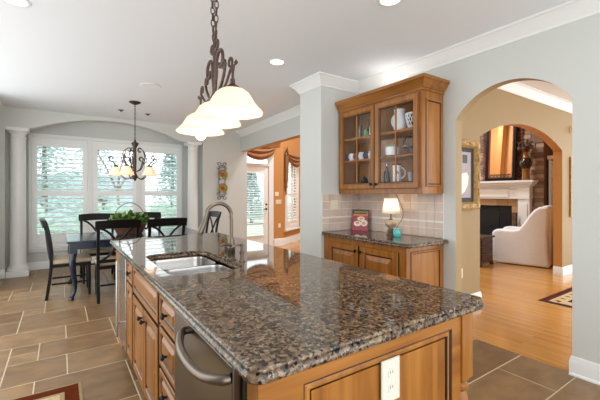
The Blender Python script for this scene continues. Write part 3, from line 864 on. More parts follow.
def handle_loop(parent, c, r, dirv, mat, tr=.006):
    d = Vector(dirv).normalized()
    pts_ = [Vector(c) + d * r * math.cos(a) * .8 + Vector((0, 0, 1)) * r * math.sin(a) for a in [-PI / 2 + PI * i / 10 for i in range(11)]]
    MB().tube(pts_, tr, 8).build('handle', mat, parent)


S1, S2, S3 = (z + .002 for z in SH)
HD = (.45, -.9, 0)
# left door
t = lathe_thing('glass_pitcher', 'clear glass pitcher with green tint standing on the top shelf behind the left door', 'pitcher', (3.02, 2.88, S3), [(.05, 0), (.056, .01), (.06, .09), (.05, .15), (.048, .2), (.044, .2), (.046, .15), (.056, .09), (.05, .012)], 'clear_glass', part='jug')
MB().lathe([(.049, .013), (.0555, .09), (.052, .115)], 18).build('contents', 'green_liquid', t); handle_loop(t, (0, -.04, .10), .05, (0, -1, 0), 'clear_glass')
lathe_thing('green_bowl', 'small green glass on the top shelf beside the pitcher', 'glass', (3.05, 3.0, S3), [(.03, 0), (.035, .005), (.042, .10), (.039, .10), (.032, .008)], 'green_liquid')
t = lathe_thing('water_glass', 'tall clear glass alone at the far end of the top shelf', 'glass', (3.02, 3.10, S3), [(.03, 0), (.034, .16), (.031, .16), (.027, .006)], 'clear_glass')
mug = [(.034, 0), (.037, .004), (.038, .088), (.035, .088), (.033, .008)]
for k_, (y_, mt, lb) in enumerate(((3.255, 'navy_paint', 'dark blue mug at the far end of the middle shelf'), (3.175, 'white_ceramic', 'white mug between the dark blue and the red mug'), (3.095, 'brick_red', 'brick red mug on the middle shelf behind the left door'),
                                   (3.01, 'white_ceramic', 'white mug just right of the door grid on the middle shelf'), (2.93, 'navy_paint', 'dark blue mug second from the cabinet center on the middle shelf'), (2.85, 'white_ceramic', 'white mug nearest the cabinet center on the middle shelf'))):
    t = lathe_thing('mug', lb, 'mug', (2.98, y_, S2), mug, mt, 16, 'mugs on the middle shelf'); handle_loop(t, (-.037, 0, .045), .026, (-1, 0, 0), mt, .005)
t = thing('bird_figurine', 'teal and white bird figurine on the bottom shelf behind the left door', 'figurine', (2.95, 2.85, S1))
o = MB(); o.sphere((0, 0, .06), .04, 0, 14, 8, (1, .9, 1.35)); o.sphere((-.005, -.01, .125), .026); o.tube([(0, -.03, .125), (0, -.055, .12)], [.01, .002], 8); o.build('body', 'teal_dark', t)
MB().lathe([(.035, 0), (.03, .01), (.02, .015)], 14).build('base', 'white_ceramic', t)
t = thing('teapot', 'small black teapot at the door grid on the bottom shelf', 'teapot', (2.96, 2.98, S1))
MB().sphere((0, 0, .042), .045, 0, 16, 8, (1, 1, .9)).build('body', 'black_ceramic', t)
MB().tube(smooth_path([(0, .03, .04), (0, .06, .05), (0, .085, .085)], 4), [.012] * 4 + [.009] * 4 + [.007], 8).build('spout', 'teal_dark', t); MB().lathe([(.02, .078), (.022, .084), (.006, .09), (.008, .1), (.003, .104)], 12).build('lid', 'black_ceramic', t)
# right door
t = lathe_thing('white_pitcher', 'white ceramic pitcher on the top shelf behind the right door', 'pitcher', (2.99, 2.46, S3), [(.05, 0), (.055, .01), (.078, .09), (.07, .14), (.052, .18), (.055, .20), (.062, .225), (.058, .225), (.05, .2), (.048, .18), (.06, .12), (.05, .015)], 'white_ceramic', 24)
handle_loop(t, (0, .06, .12), .06, (0, 1, 0), 'white_ceramic', .008)
t = thing('woven_bowl', 'white openwork china basket next to the white pitcher', 'bowl', (2.96, 2.285, S3))
o = MB()
for i in range(16):
    for sg in (1, -1):
        o.tube([(r_ * math.cos(2 * PI * i / 16 + sg * tw), r_ * math.sin(2 * PI * i / 16 + sg * tw), z_) for r_, z_, tw in ((.045, .005, 0), (.068, .06, .25), (.078, .11, .5), (.082, .15, .75))], .004, 6)
o.ring((0, 0, .15), (1, 0, 0), (0, 1, 0), .082, .006, 28, 8); o.lathe([(.05, 0), (.05, .008)], 20); o.build('basket', 'white_ceramic', t)
MB().lathe([(.04, .01), (.06, .06), (.07, .13), (.066, .13)], 18).build('lining', 'black_ceramic', t)
t = lathe_thing('painted_crock', 'white crock with a dark leaf pattern and green lid on the middle shelf', 'crock', (2.99, 2.56, S2), [(.055, 0), (.07, .015), (.075, .085), (.07, .1), (.06, .1)], 'white_ceramic', 22)
MB().lathe([(.074, .1), (.076, .108), (.06, .122), (.02, .128), (.012, .14), (.004, .142)], 22).build('lid', 'green_lid', t)
o = MB()
for i in range(13):
    a = 2 * PI * i / 13
    for z_, ph in ((.035, 0), (.065, .5)):
        aa = a + ph * 2 * PI / 13; rr = .0755; n_ = Vector((math.cos(aa), math.sin(aa), 0)); u_ = Vector((-math.sin(aa), math.cos(aa), .8)).normalized()
        o.obox(n_ * (rr - (.0025 if z_ < .05 else .0005)), u_ * .015, n_.cross(u_) * .006, n_ * .002)
o.build('leaf_pattern', 'black_ceramic', t)
t = lathe_thing('cake_dome', 'clear glass cake dome on a foot, middle shelf behind the right door', 'cake dome', (3.0, 2.32, S2), [(.05, 0), (.05, .005), (.012, .02), (.012, .06), (.09, .07), (.092, .078), (.088, .08)], 'clear_glass', 24, part='stand')
MB().lathe([(.083, .082), (.083, .14), (.06, .18), (.012, .195), (.010, .21), (.016, .22), (.01, .23)], 24, capb=False).build('dome', 'clear_glass', t)
t = lathe_thing('oil_bottle', 'dark bottle with a narrow neck on the bottom shelf, beside the tall white mug', 'bottle', (2.98, 2.63, S1), [(.032, 0), (.034, .01), (.034, .12), (.014, .15), (.012, .19)], 'black_ceramic', 18)
MB().lathe([(.014, .19), (.014, .215), (.01, .218)], 14).build('cap', 'steel', t)
t = lathe_thing('travel_mug', 'tall white mug with a purple mark and a large handle on the bottom shelf', 'mug', (2.98, 2.49, S1), [(.04, 0), (.042, .005), (.046, .19), (.043, .19), (.038, .01)], 'white_ceramic', 22)
handle_loop(t, (0, -.042, .11), .055, (0, -1, 0), 'white_ceramic', .009)
MB().lathe([(.046, .19), (.047, .2), (.03, .206)], 20).build('lid', 'black_ceramic', t)
o = MB()
for a_, b_ in (((-.044, .012, .13), (-.044, .004, .085)), ((-.045, -.004, .13), (-.045, .004, .085)), ((-.044, -.008, .125), (-.044, -.018, .095)), ((-.0445, -.01, .11), (-.042, -.02, .11))): o.tube([a_, b_], .0035, 6)
o.build('mark', 'purple', t); t.rotation_euler.z = .75
lathe_thing('beige_tumbler', 'short pale grey tumbler between the tall white mug and the mint cup', 'cup', (3.0, 2.32, S1), [(.03, 0), (.034, .11), (.031, .11), (.027, .005)], 'print_grey')
lathe_thing('mint_cup', 'mint green cup at the near end of the bottom shelf', 'cup', (3.0, 2.22, S1), [(.034, 0), (.037, .11), (.034, .11), (.03, .005)], 'teal')

# ------------------------------------------------------------------ on the small counter
t = thing('table_lamp', 'table lamp with a cream bell shade and a carved brown urn base', 'lamp', (3.02, 2.635, .9155))
MB().lathe([(.052, 0), (.052, .012), (.04, .02), (.036, .03), (.044, .045), (.03, .062), (.022, .07)], 22).build('foot', 'pot_brown', t)
MB().lathe([(.022, .07), (.03, .08), (.055, .10), (.066, .125), (.06, .14), (.035, .158), (.018, .168)], 22).build('urn', ['pot_light'], t)
MB().lathe([(.02, .168), (.026, .175), (.014, .185), (.01, .2), (.01, .25)], 16).build('neck', 'pot_brown', t)
sh = [(.100, .238), (.090, .29), (.077, .35), (.069, .405)]
MB().lathe(sh, 30, capb=False, capt=False, wave=.012, nw=14).build('lamp_shade', 'linen_shade', t, solid=.002)
MB().sphere((0, 0, .31), .026).build('bulb', 'bulb_glow', t)
lamp('lamp_light', 'POINT', (0, 0, .345), LAMP_W, (1, .95, .86), .03, parent=t)
o = MB().tube(smooth_path([(3.085, 2.63, .918), (3.14, 2.67, .96), (3.175, 2.655, 1.03), (3.187, 2.62, 1.09), (3.187, 2.605, 1.165), (3.186, 2.65, 1.28), (3.175, 2.70, 1.371)], 5), .003, 6).build('lamp_cord', 'cord_black')
tag(o, 'thin black cord looping from the lamp up to the wall cabinet', 'cord')
t = lathe_thing('candle_jar', 'small turquoise round jar in front of the lamp foot', 'jar', (2.955, 2.495, .9155), [(.03, 0), (.039, .012), (.043, .04), (.039, .064), (.034, .075)], 'teal', 20)
MB().lathe([(.036, .075), (.038, .078), (.036, .083)], 20).build('rim', 'teal', t)
# cookbook, leaning against the back tiles
bk0, bk1 = Vector((3.022, 3.275, .9165)), Vector((3.108, 3.085, .9165)); u = (bk1 - bk0).normalized(); bw = (bk1 - bk0).length; nb = Vector((0, 0, 1)).cross(u); nb = -nb if nb.x > 0 else nb
vb = (Vector((0, 0, 1)) * .975 - nb * .2).normalized(); nb = u.cross(vb).normalized(); nb = -nb if nb.x > 0 else nb
t = thing('cookbook', 'red covered cookbook with a yellow title, leaning on the tiles in the counter corner', 'book', tuple(bk0))
hb = .262; o = MB(); o.obox(u * bw / 2 + vb * hb / 2 - nb * .008, u * bw / 2, vb * hb / 2, nb * .007); o.build('cover', 'book_red', t)
pl = lambda u0, u1, v0, v1, lift: [u * (bw * a) + vb * (hb * b) + nb * lift for a, b in ((u0, v0), (u1, v0), (u1, v1), (u0, v1))]
sl = lambda *a: MB().prism(pl(*a), nb * .0006)
sl(0, 1, .80, 1, 0).build('title_band', 'book_black', t); sl(.04, .98, .70, .79, 0).build('subtitle_band', 'book_orange', t)
o = MB()
for (cu, cv, ra, rb, mi) in ((.35, .33, .24, .13, 0), (.76, .36, .22, .15, 0), (.55, .57, .24, .10, 0), (.35, .36, .12, .07, 1), (.75, .36, .11, .08, 1), (.57, .57, .13, .05, 1)):
    o.prism([u * (bw * (cu + ra * math.cos(2 * PI * k / 18))) + vb * (hb * (cv + rb * math.sin(2 * PI * k / 18))) + nb * (.0002 + .0008 * mi) for k in range(18)], nb * .0006, mi)
o.build('cover_picture', ['book_cream', 'book_food'], t)


def text(name, body, size, mat, parent, origin, ux_, vy_, nz_, width=None):
    cu = bpy.data.curves.new(name, 'FONT'); cu.body = body; cu.size = size; cu.extrude = .0004; cu.align_x = 'CENTER'
    tmp = bpy.data.objects.new(name, cu); C.objects.link(tmp); bpy.context.view_layer.update()
    me = bpy.data.meshes.new_from_object(tmp.evaluated_get(bpy.context.evaluated_depsgraph_get())); C.objects.unlink(tmp); bpy.data.objects.remove(tmp)
    sx_ = 1
    if width: sx_ = width / max(v.co.x * 2 for v in me.vertices)
    for v in me.vertices: v.co = Vector(origin) + Vector(ux_) * v.co.x * sx_ + Vector(vy_) * v.co.y + Vector(nz_) * v.co.z
    me.materials.clear(); me.materials.append(M[mat])
    o_ = bpy.data.objects.new(name, me); C.objects.link(o_); o_.parent = parent; return o_


text('title', 'SouthernLiving', .045, 'book_yellow', t, u * bw * .53 + vb * hb * .845 + nb * .0012, u, vb, nb, bw * .88)

# ------------------------------------------------------------------ island pendant
PX, PY = .82, 2.18
t = thing('island_pendant', 'wrought iron island light with three bell shaped white glass shades in a row', 'pendant lamp', (PX, PY, CEIL), -.075)
z = lambda Z: Z + .024 - CEIL
MB().lathe([(.09, 0), (.09, -.012), (.075, -.03), (.012, -.036)], 24).build('canopy', 'bronze', t)


def chain(mbx, p0, p1, link=.045, tr=.0035, rr=(.022, .010)):
    p0, p1 = Vector(p0), Vector(p1); n_ = max(int((p1 - p0).length / (link * .78)), 1); d_ = (p1 - p0).normalized(); s_ = Vector((1, 0, 0)) if abs(d_.x) < .9 else Vector((0, 1, 0))
    a_ = d_.cross(s_).normalized(); b_ = d_.cross(a_)
    for i in range(n_): mbx.ring(p0 + (p1 - p0) * ((i + .5) / n_), d_, a_ if i % 2 else b_, rr, tr, 12, 5)


for s_ in (-1, 1):
    o = MB(); chain(o, (0, s_ * .06, -.034), (0, s_ * .03, z(2.40)), .05, .004, (.026, .012)); o.build('chain', 'bronze', t)
o = MB()
for s_ in (-1, 1):
    o.ring((0, s_ * .028, z(2.375)), (0, 1, 0), (0, 0, 1), .02, .005, 14, 6)
    o.tube([(0, s_ * .012, z(2.36)), (0, s_ * .012, z(1.98))], .008, 8)
o.box(-.008, .008, -.03, .03, z(2.345), z(2.365)); o.box(-.01, .01, -.025, .025, z(2.20), z(2.215))
o.lathe([(.012, z(1.90)), (.03, z(1.93)), (.014, z(1.96)), (.012, z(1.99))], 14); o.build('stem', 'bronze', t)


def scroll(mbx, pts2, s_, r_=.008): mbx.tube([(0, s_ * a, b) for a, b in pts2], r_, 8)


for s_ in (-1, 1):
    o = MB()
    # little curls at the head
    scroll(o, [(.012, z(2.22))] + spiral(.048, z(2.30), .038, .012, -2.4, 3.2, 20), s_, .009)
    # tall C scroll
    scroll(o, [(.012, z(1.99)), (.022, z(2.05)), (.042, z(2.12))] + spiral(.118, z(2.17), .075, .028, 2.9, -3.0, 28), s_, .011)
    # long arm sweeping out to the end shade, ending in a curl
    scroll(o, smooth_path([Vector((.012, z(2.03), 0)), Vector((.05, z(1.98), 0)), Vector((.12, z(1.99), 0)), Vector((.20, z(2.05), 0)), Vector((.235, z(2.11), 0))], 5) and [(v.x, v.y) for v in smooth_path([(.012, z(2.03), 0), (.05, z(1.985), 0), (.12, z(2.0), 0), (.19, z(2.06), 0), (.215, z(2.11), 0)], 5)] + spiral(.185, z(2.12), .034, .010, .1, 5.4, 18), s_, .0095)
    scroll(o, [(v.x, v.y) for v in smooth_path([(.10, z(1.99), 0), (.2, z(1.985), 0), (.28, z(2.03), 0), (.325, z(2.06), 0), (.35, z(2.03), 0), (.35, z(1.965), 0)], 5)], s_)
    scroll(o, spiral(.305, z(2.09), .042, .012, -.9, 4.8, 20), s_, .008)
    o.tube([(0, s_ * .36, z(2.03)), (0, s_ * .375, z(2.06)), (0, s_ * .40, z(2.062))], .006, 8); o.lathe([(.004, -.012), (.012, 0), (.004, .014)], 10, (0, s_ * .405, z(2.065)))
    o.build('scroll_arm', 'bronze', t)
for y_ in (-.35, 0, .35):
    o = MB(); o.lathe([(.012, z(1.99)), (.016, z(1.96)), (.04, z(1.945)), (.048, z(1.925)), (.04, z(1.92))], 20, (0, y_, 0)); o.build('shade_holder', 'bronze', t)
    prof = [(.035, 1.935), (.062, 1.927), (.09, 1.906), (.108, 1.878), (.124, 1.850), (.146, 1.824), (.166, 1.804), (.170, 1.797)]
    MB().lathe([(r_, z(zz)) for r_, zz in prof], 40, (0, y_, 0), capb=False, capt=False, wave=.02, nw=8).build('lamp_shade', 'shade_glass', t, solid=.005)
    MB().sphere((0, y_, z(1.785)), .04, 0, 16, 10, (1, 1, 1.15)).build('bulb', 'bulb_glow', t)
    lamp('pendant_light', 'POINT', (0, y_, z(1.715)), PEND_W, (1, .96, .90), .09, parent=t)

# ------------------------------------------------------------------ recessed lights
cans = [(1.93, 3.27, 'recessed ceiling light near the niche corner, above the far half of the island'), (2.0, 1.75, 'recessed ceiling light cut by the top edge, above the niche cabinets'), (-.28, 3.32, 'recessed ceiling light cut by the top edge at the far left'),
        (1.0, .0, 'unseen recessed light added above the near side of the island'), (-.9, 1.6, 'unseen recessed light added above the aisle'), (2.6, .3, 'unseen recessed light added in front of the arch')]  # this row is out of view, added for more light in the kitchen
for x_, y_, lb in cans:
    t = thing('ceiling_light', lb, 'recessed light', (x_, y_, CEIL), 0, 'recessed ceiling lights')
    o = MB(); o.lathe([(.095, 0), (.098, -.004), (.09, -.008), (.075, -.006), (.07, -.001)], 32); o.build('trim_ring', 'trim_white', t)
    MB().lathe([(.001, -.003), (.07, -.003), (.07, -.001)], 32).build('diffuser', 'can_glow', t)
    lamp('can_light', 'AREA', (0, 0, -.012), CAN_W, (1, .98, .95), .13, parent=t)
t = thing('ceiling_speaker', 'round white speaker grille in the ceiling near the chandelier', 'speaker', (.98, 4.94, CEIL))
MB().lathe([(.13, 0), (.132, -.004), (.125, -.008), (.11, -.007)], 36).build('rim', 'trim_white', t); MB().lathe([(.001, -.006), (.11, -.006), (.11, -.002)], 36).build('grille', 'speaker_white', t)
for x_, y_, lb in ((.84, 6.64, 'small grey metal disc on the ceiling left of the chandelier canopy'), (1.28, 6.70, 'small grey metal disc on the ceiling right of the chandelier chain')):
    t = thing('sprinkler_head', lb, 'sprinkler', (x_, y_, CEIL)); MB().lathe([(.045, 0), (.045, -.006), (.02, -.014), (.012, -.03)], 18).build('body', 'steel_door', t)

# ------------------------------------------------------------------ dining chandelier
z = lambda Z: Z - CEIL
QX, QY = .95, 5.94
t = thing('chandelier', 'wrought iron chandelier with five amber white bell shades above the dining table', 'chandelier', (QX, QY, CEIL))
MB().lathe([(.085, 0), (.085, -.01), (.05, -.03), (.014, -.045)], 24).build('canopy', 'dark_iron', t)
o = MB(); chain(o, (0, 0, -.04), (0, 0, z(2.22)), .04, .0035, (.02, .010)); o.build('chain', 'dark_iron', t)
o = MB(); o.lathe([(.008, z(1.57)), (.02, z(1.60)), (.045, z(1.64)), (.03, z(1.67)), (.018, z(1.70)), (.022, z(1.85)), (.018, z(2.08)), (.05, z(2.14)), (.055, z(2.16)), (.02, z(2.18)), (.008, z(2.22))], 18); o.build('stem', 'dark_iron', t)
for k in range(5):
    a = 2 * PI * k / 5 + .35; ca, sa = math.cos(a), math.sin(a)
    o = MB(); R = lambda pts2, r_=.007: o.tube([(p[0] * ca, p[0] * sa, z(p[1])) for p in pts2], r_, 7)
    R([(v.x, v.y) for v in smooth_path([(.03, 1.65, 0), (.10, 1.60, 0), (.18, 1.64, 0), (.235, 1.74, 0), (.265, 1.80, 0)], 5)])
    R([(v.x, v.y) for v in smooth_path([(.265, 1.80, 0), (.30, 1.85, 0), (.345, 1.88, 0)], 5)] + spiral(.325, 1.915, .042, .014, -.9, 4.4, 20), .009)
    R([(v.x, v.y) for v in smooth_path([(.03, 1.72, 0), (.10, 1.76, 0), (.14, 1.86, 0)], 5)] + spiral(.105, 1.905, .05, .016, -.6, 5.0, 22))
    R([(v.x, v.y) for v in smooth_path([(.14, 1.84, 0), (.19, 1.90, 0), (.16, 2.02, 0), (.10, 2.08, 0)], 5)] + spiral(.08, 2.045, .04, .014, 1.0, 6.2, 20))
    o.build('arm', 'dark_iron', t)
    MB().lathe([(.008, z(1.82)), (.03, z(1.80)), (.035, z(1.775)), (.03, z(1.77))], 16, (.265 * ca, .265 * sa, 0)).build('shade_holder', 'dark_iron', t)
    MB().lathe([(r_, z(zz)) for r_, zz in ((.03, 1.785), (.045, 1.775), (.06, 1.74), (.075, 1.70), (.098, 1.665), (.104, 1.655))], 24, (.265 * ca, .265 * sa, 0), capb=False, capt=False, wave=.02, nw=6).build('lamp_shade', 'shade_amber', t, solid=.004)
    MB().sphere((.265 * ca, .265 * sa, z(1.71)), .025, 0, 12, 8).build('bulb', 'bulb_glow', t)
    lamp('chandelier_light', 'POINT', (.265 * ca, .265 * sa, z(1.63)), CHAND_W, (1, .95, .88), .07, parent=t)

# ------------------------------------------------------------------ dining table and chairs
TX0, TX1, TY0, TY1 = .06, 1.88, 5.33, 6.45
t = thing('dining_table', 'glossy dark blue black dining table with curved legs in front of the windows', 'table', ((TX0 + TX1) / 2, (TY0 + TY1) / 2, 0))
hx, hy = (TX1 - TX0) / 2, (TY1 - TY0) / 2
MB().box(-hx, hx, -hy, hy, .735, .762).build('tabletop', 'navy_wood', t, bevel=.006)
o = MB(); o.box(-hx + .05, hx - .05, -hy + .05, -hy + .07, .65, .733); o.box(-hx + .05, hx - .05, hy - .07, hy - .05, .65, .733); o.box(-hx + .05, -hx + .07, -hy + .07, hy - .07, .65, .733); o.box(hx - .07, hx - .05, -hy + .07, hy - .07, .65, .733)
o.build('apron', 'navy_wood', t)
for sx in (-1, 1):
    for sy in (-1, 1):
        o = MB(); X0, Y0 = sx * (hx - .075), sy * (hy - .075); o.box(X0 - .042, X0 + .042, Y0 - .042, Y0 + .042, .60, .734)
        pts_ = smooth_path([(X0, Y0, .61), (X0 + sx * .012, Y0 + sy * .012, .50), (X0 + sx * .004, Y0 + sy * .004, .36), (X0 - sx * .015, Y0 - sy * .015, .20), (X0 - sx * .005, Y0 - sy * .005, .09), (X0 + sx * .02, Y0 + sy * .02, .035), (X0 + sx * .03, Y0 + sy * .03, .003)], 5)
        n_ = len(pts_); o.tube(pts_, [.044 - .022 * min(i / (n_ * .7), 1) + (.010 if i > n_ - 6 else 0) for i in range(n_)], 12); o.build('leg', 'navy_wood', t)


def make_chair(label, loc, rz):
    """faces local +Y; back at -Y"""
    t = thing('dining_chair', label, 'chair', loc, rz, 'chairs round the dining table')
    mat = 'black_wood'
    o = MB(); o.box(-.235, .235, -.20, .24, .41, .45); o.build('seat_frame', mat, t, bevel=.005)
    o = MB(); o.box(-.238, .238, -.19, .25, .451, .508); o.build('seat_cushion', 'seat_fabric', t, bevel=.02, seg=3)
    for sx in (-1, 1):
        MB().tube([(sx * .21, .215, .41), (sx * .212, .22, .25), (sx * .21, .222, .001)], [.022, .02, .015], 10).build('front_leg', mat, t)
        o = MB(); pr = [(-.255, .001), (-.225, .22), (-.205, .45), (-.215, .65), (-.245, .85), (-.285, 1.0)]
        ps = smooth_path([(0, a, b) for a, b in pr], 4)
        L_ = []
        for p in ps: L_.append((sx * .225 - .018, p.y - .018, p.z)); L_.append((sx * .225 + .018, p.y - .018, p.z)); L_.append((sx * .225 + .018, p.y + .018, p.z)); L_.append((sx * .225 - .018, p.y + .018, p.z))
        k = len(ps); o.add(L_, [(i * 4 + j, i * 4 + (j + 1) % 4, i * 4 + 4 + (j + 1) % 4, i * 4 + 4 + j) for i in range(k - 1) for j in range(4)] + [(3, 2, 1, 0), tuple((k - 1) * 4 + j for j in range(4))])
        o.build('rear_leg', mat, t, bevel=.004)
    # curved top rail
    o = MB(); vs_ = []; n_ = 14
    for i in range(n_ + 1):
        x_ = -.262 + .524 * i / n_; cv = -.03 * (1 - (x_ / .262) ** 2)
        for dy, zz in ((-.014, .925), (.014, .93), (.006, 1.03), (-.02, 1.035)):
            lean = -.265 - .25 * (zz - .93) * 1.0
            vs_.append((x_, lean + dy + cv, zz + .012 * (1 - (x_ / .262) ** 2) * (1 if zz > 1 else .6)))
    o.add(vs_, [(i * 4 + j, i * 4 + (j + 1) % 4, i * 4 + 4 + (j + 1) % 4, i * 4 + 4 + j) for i in range(n_) for j in range(4)] + [(3, 2, 1, 0), tuple(n_ * 4 + j for j in range(4))]); o.build('top_rail', mat, t, bevel=.006)
    # crossed curved braces
    o = MB()
    for sx in (-1, 1):
        pts_ = []
        for i in range(13):
            f_ = i / 12; x_ = sx * (-.20 + .40 * f_); zz = .52 + .42 * (f_ ** 1.0) + .035 * math.sin(2 * PI * f_) * -1; yy = -.208 - .055 * max((zz - .5) / .45, 0) ** 1.6 - .02 * math.sin(PI * f_) + sx * .006
            pts_.append(Vector((x_, yy, zz)))
        o.tube(pts_, .015, 8)
    o.build('cross_brace', mat, t)
    MB().box(-.21, .21, -.222, -.198, .495, .535).build('back_rail', mat, t, bevel=.003)
    for bx_ in ((-.20, .20, -.225, -.205, .20, .225), (-.218, -.20, -.2, .2, .18, .205), (.20, .218, -.2, .2, .18, .205)): MB().box(*bx_).build('stretcher', mat, t, bevel=.003)
    return t


ch = make_chair('black cross-back dining chair on the near table side, its back rising behind the island corner', (.61, 5.28, 0), 0)
dup(ch, (1.20, 5.26, 0), .02, 'black cross-back dining chair on the near side, second from left, partly behind the island top')
dup(ch, (.10, 5.78, 0), -PI / 2, 'black cross-back dining chair at the left end of the table, seen from its side')
dup(ch, (.50, 6.49, 0), PI, 'black cross-back dining chair on the window side, left of the plant basket')
dup(ch, (1.26, 6.49, 0), PI, 'black cross-back dining chair on the window side, behind the plant basket')
dup(ch, (2.13, 6.40, 0), PI / 2 + .05, 'black cross-back dining chair at the right end of the table, beside the faucet spout')
# basket of leaves
t = thing('plant_basket', 'brown wicker hoop basket of bright green leaves in the middle of the dining table', 'plant', (.87, 5.90, .763))
o = MB()
for i in range(9): o.ring((0, 0, .012 + i * .016), (1, 0, 0), (0, 1, 0), (.17 + .008 * i, .11 + .006 * i), .010, 30, 6)
for i in range(24):
    a = 2 * PI * i / 24; o.tube([(.168 * math.cos(a), .108 * math.sin(a), .004), (.243 * math.cos(a), .163 * math.sin(a), .15)], .006, 5)
o.lathe([(.001, .004), (.12, .004), (.12, .01)], 20); o.build('basket', 'basket_brown', t)
MB().tube([(.235 * math.cos(a), .02, .14 + .33 * math.sin(a)) for a in [PI * i / 20 for i in range(21)]], .006, 6).build('hoop_handle', 'basket_brown', t)
rp = random.Random(5)
for nm, mt, cnt in (('leaves', 'leaf_green', 150), ('pale_leaves', 'leaf_lime', 90)):
    o = MB()
    for i in range(cnt):
        a = rp.uniform(0, 2 * PI); rr = math.sqrt(rp.random()); p = Vector((.21 * rr * math.cos(a), .14 * rr * math.sin(a), .14 + rp.uniform(0, .20) * (1 - .5 * rr)))
        d_ = Vector((math.cos(a) * rr + rp.uniform(-.5, .5), math.sin(a) * rr + rp.uniform(-.5, .5), rp.uniform(-.2, .9))).normalized(); s_ = d_.cross(Vector((rp.uniform(-1, 1), rp.uniform(-1, 1), rp.uniform(-.3, 1)))).normalized()
        n_ = d_.cross(s_); l_ = rp.uniform(.06, .12); w_ = l_ * rp.uniform(.25, .4)
        o.add([p, p + d_ * l_ * .35 + s_ * w_ + n_ * .006, p + d_ * l_ * .75 + s_ * w_ * .7 + n_ * .004, p + d_ * l_ - n_ * .012, p + d_ * l_ * .75 - s_ * w_ * .7 + n_ * .004, p + d_ * l_ * .35 - s_ * w_ + n_ * .006, p + d_ * l_ * .5 - n_ * .004],
              [(0, 1, 6), (1, 2, 6), (2, 3, 6), (3, 4, 6), (4, 5, 6), (5, 0, 6)])
    q_ = o.build(nm, mt, t); q_['kind'] = 'stuff'

# ------------------------------------------------------------------ plate rack on the wall by the column
t = thing('plate_rack', 'black iron scroll rack hanging on the wall beside the column', 'plate rack', (2.96, 7.425, 1.66))
o = MB()
for s_ in (-1, 1):
    o.tube([(s_ * .07, -.012, -.34), (s_ * .07, -.012, .34)], .006, 6)
    for zz in (.13, -.17): o.tube([(s_ * .07, -.012, zz - .09), (s_ * .07, -.07, zz - .10), (s_ * .07, -.075, zz - .06)], .005, 6)
    for sg in (-1, 1):
        o.tube([(s_ * a, -.012, sg * b) for a, b in [(.0, .33)] + spiral(.075, .375, .05, .014, 3.6, -1.6, 18)], .006, 6)
        o.tube([(s_ * a, -.012, sg * b) for a, b in [(.01, .30)] + spiral(.10, .29, .035, .012, 2.6, 7.5, 16)], .005, 6)
for zz in (-.34, -.12, .10, .33): o.tube([(-.07, -.012, zz), (.07, -.012, zz)], .006, 6)
o.build('rack', 'iron_black', t)
for zz, lb in ((1.80, 'yellow plate with a red flower on the upper tier of the iron rack'), (1.50, 'yellow plate with a red flower on the lower tier of the iron rack')):
    p_ = thing('wall_plate', lb, 'plate', (2.96, 7.368, zz), 0, 'plates on the wall rack'); mt_ = Matrix.Rotation(PI / 2 - .12, 3, 'X')
    MB().lathe([(.03, -.004), (.06, -.004), (.10, .014), (.105, .018), (.098, .016), (.06, .0), (.001, .0)], 28, m=[1, 1, 1, 1, 0, 0], mat=mt_, capb=True, capt=False).build('plate', ['yellow_plate', 'olive_rim'], p_)
    o = MB()
    for k in range(6): o.sphere(mt_ @ Vector((.028 * math.cos(k * PI / 3), .028 * math.sin(k * PI / 3), .003)), .018, 0, 8, 5, (1, .25, 1))
    o.build('flower', 'brick_red', p_)

# ------------------------------------------------------------------ family room seen through the left opening
DW = struct(bpy.data.objects.new('door_1', None)); C.objects.link(DW); DW.location = ((DX0 + DX1) / 2, YF, 0)
hw = (DX1 - DX0) / 2
o = MB(); o.box(-hw, -hw + .05, -.02, .10, 0, DZ); o.box(hw - .03, hw + .11, -.025, .10, 0, DZ + .12); o.box(-hw, hw - .03, -.02, .10, 2.09, 2.15); o.box(-hw, hw - .03, -.02, .10, DZ, DZ + .12)
o.build('door_frame', 'trim_white', DW, bevel=.006)
o = MB(); a, b = -hw + .053, hw - .033
o.box(a, a + .10, .01, .05, .01, 2.085); o.box(b - .13, b, .01, .05, .01, 2.085); o.box(a + .10, b - .13, .01, .05, .01, .30); o.box(a + .10, b - .13, .01, .05, 1.93, 2.085)
o.build('door_leaf', 'trim_white', DW, bevel=.004)
MB().box(a + .10, b - .13, .036, .042, .30, 1.93).build('door_glass', 'window_glass', DW)
o = MB()
for i in range(26):
    zc = .33 + i * .06; tt = math.radians(14); u_ = Vector((0, math.cos(tt), math.sin(tt))) * .024; o.obox((.0 + (a + b - .03) / 2, .0, zc), ((b - .13 - a - .10) / 2, 0, 0), u_, Vector((0, -math.sin(tt), math.cos(tt))) * .0018)
o.box(a + .10, b - .13, -.024, .008, 1.90, 1.945); o.build('door_blind', 'shutter_white', DW)
MB().box(-hw + .05, hw - .03, .03, .036, 2.15, DZ).build('transom_glass', 'window_glass', DW)
o = MB(); o.lathe([(.028, 0), (.028, .008), (.012, .014), (.011, .04)], 14, (b - .06, .01, .98), 0, Matrix.Rotation(PI / 2, 3, 'X')); o.tube([(b - .06, -.03, .98), (b - .15, -.035, .98)], .009, 8)
o.build('door_handle', 'iron_black', DW)
MB().lathe([(.026, 0), (.026, .01), (.014, .016), (.012, .03)], 14, (b - .06, .01, 1.10), 0, Matrix.Rotation(PI / 2, 3, 'X')).build('deadbolt', 'iron_black', DW)


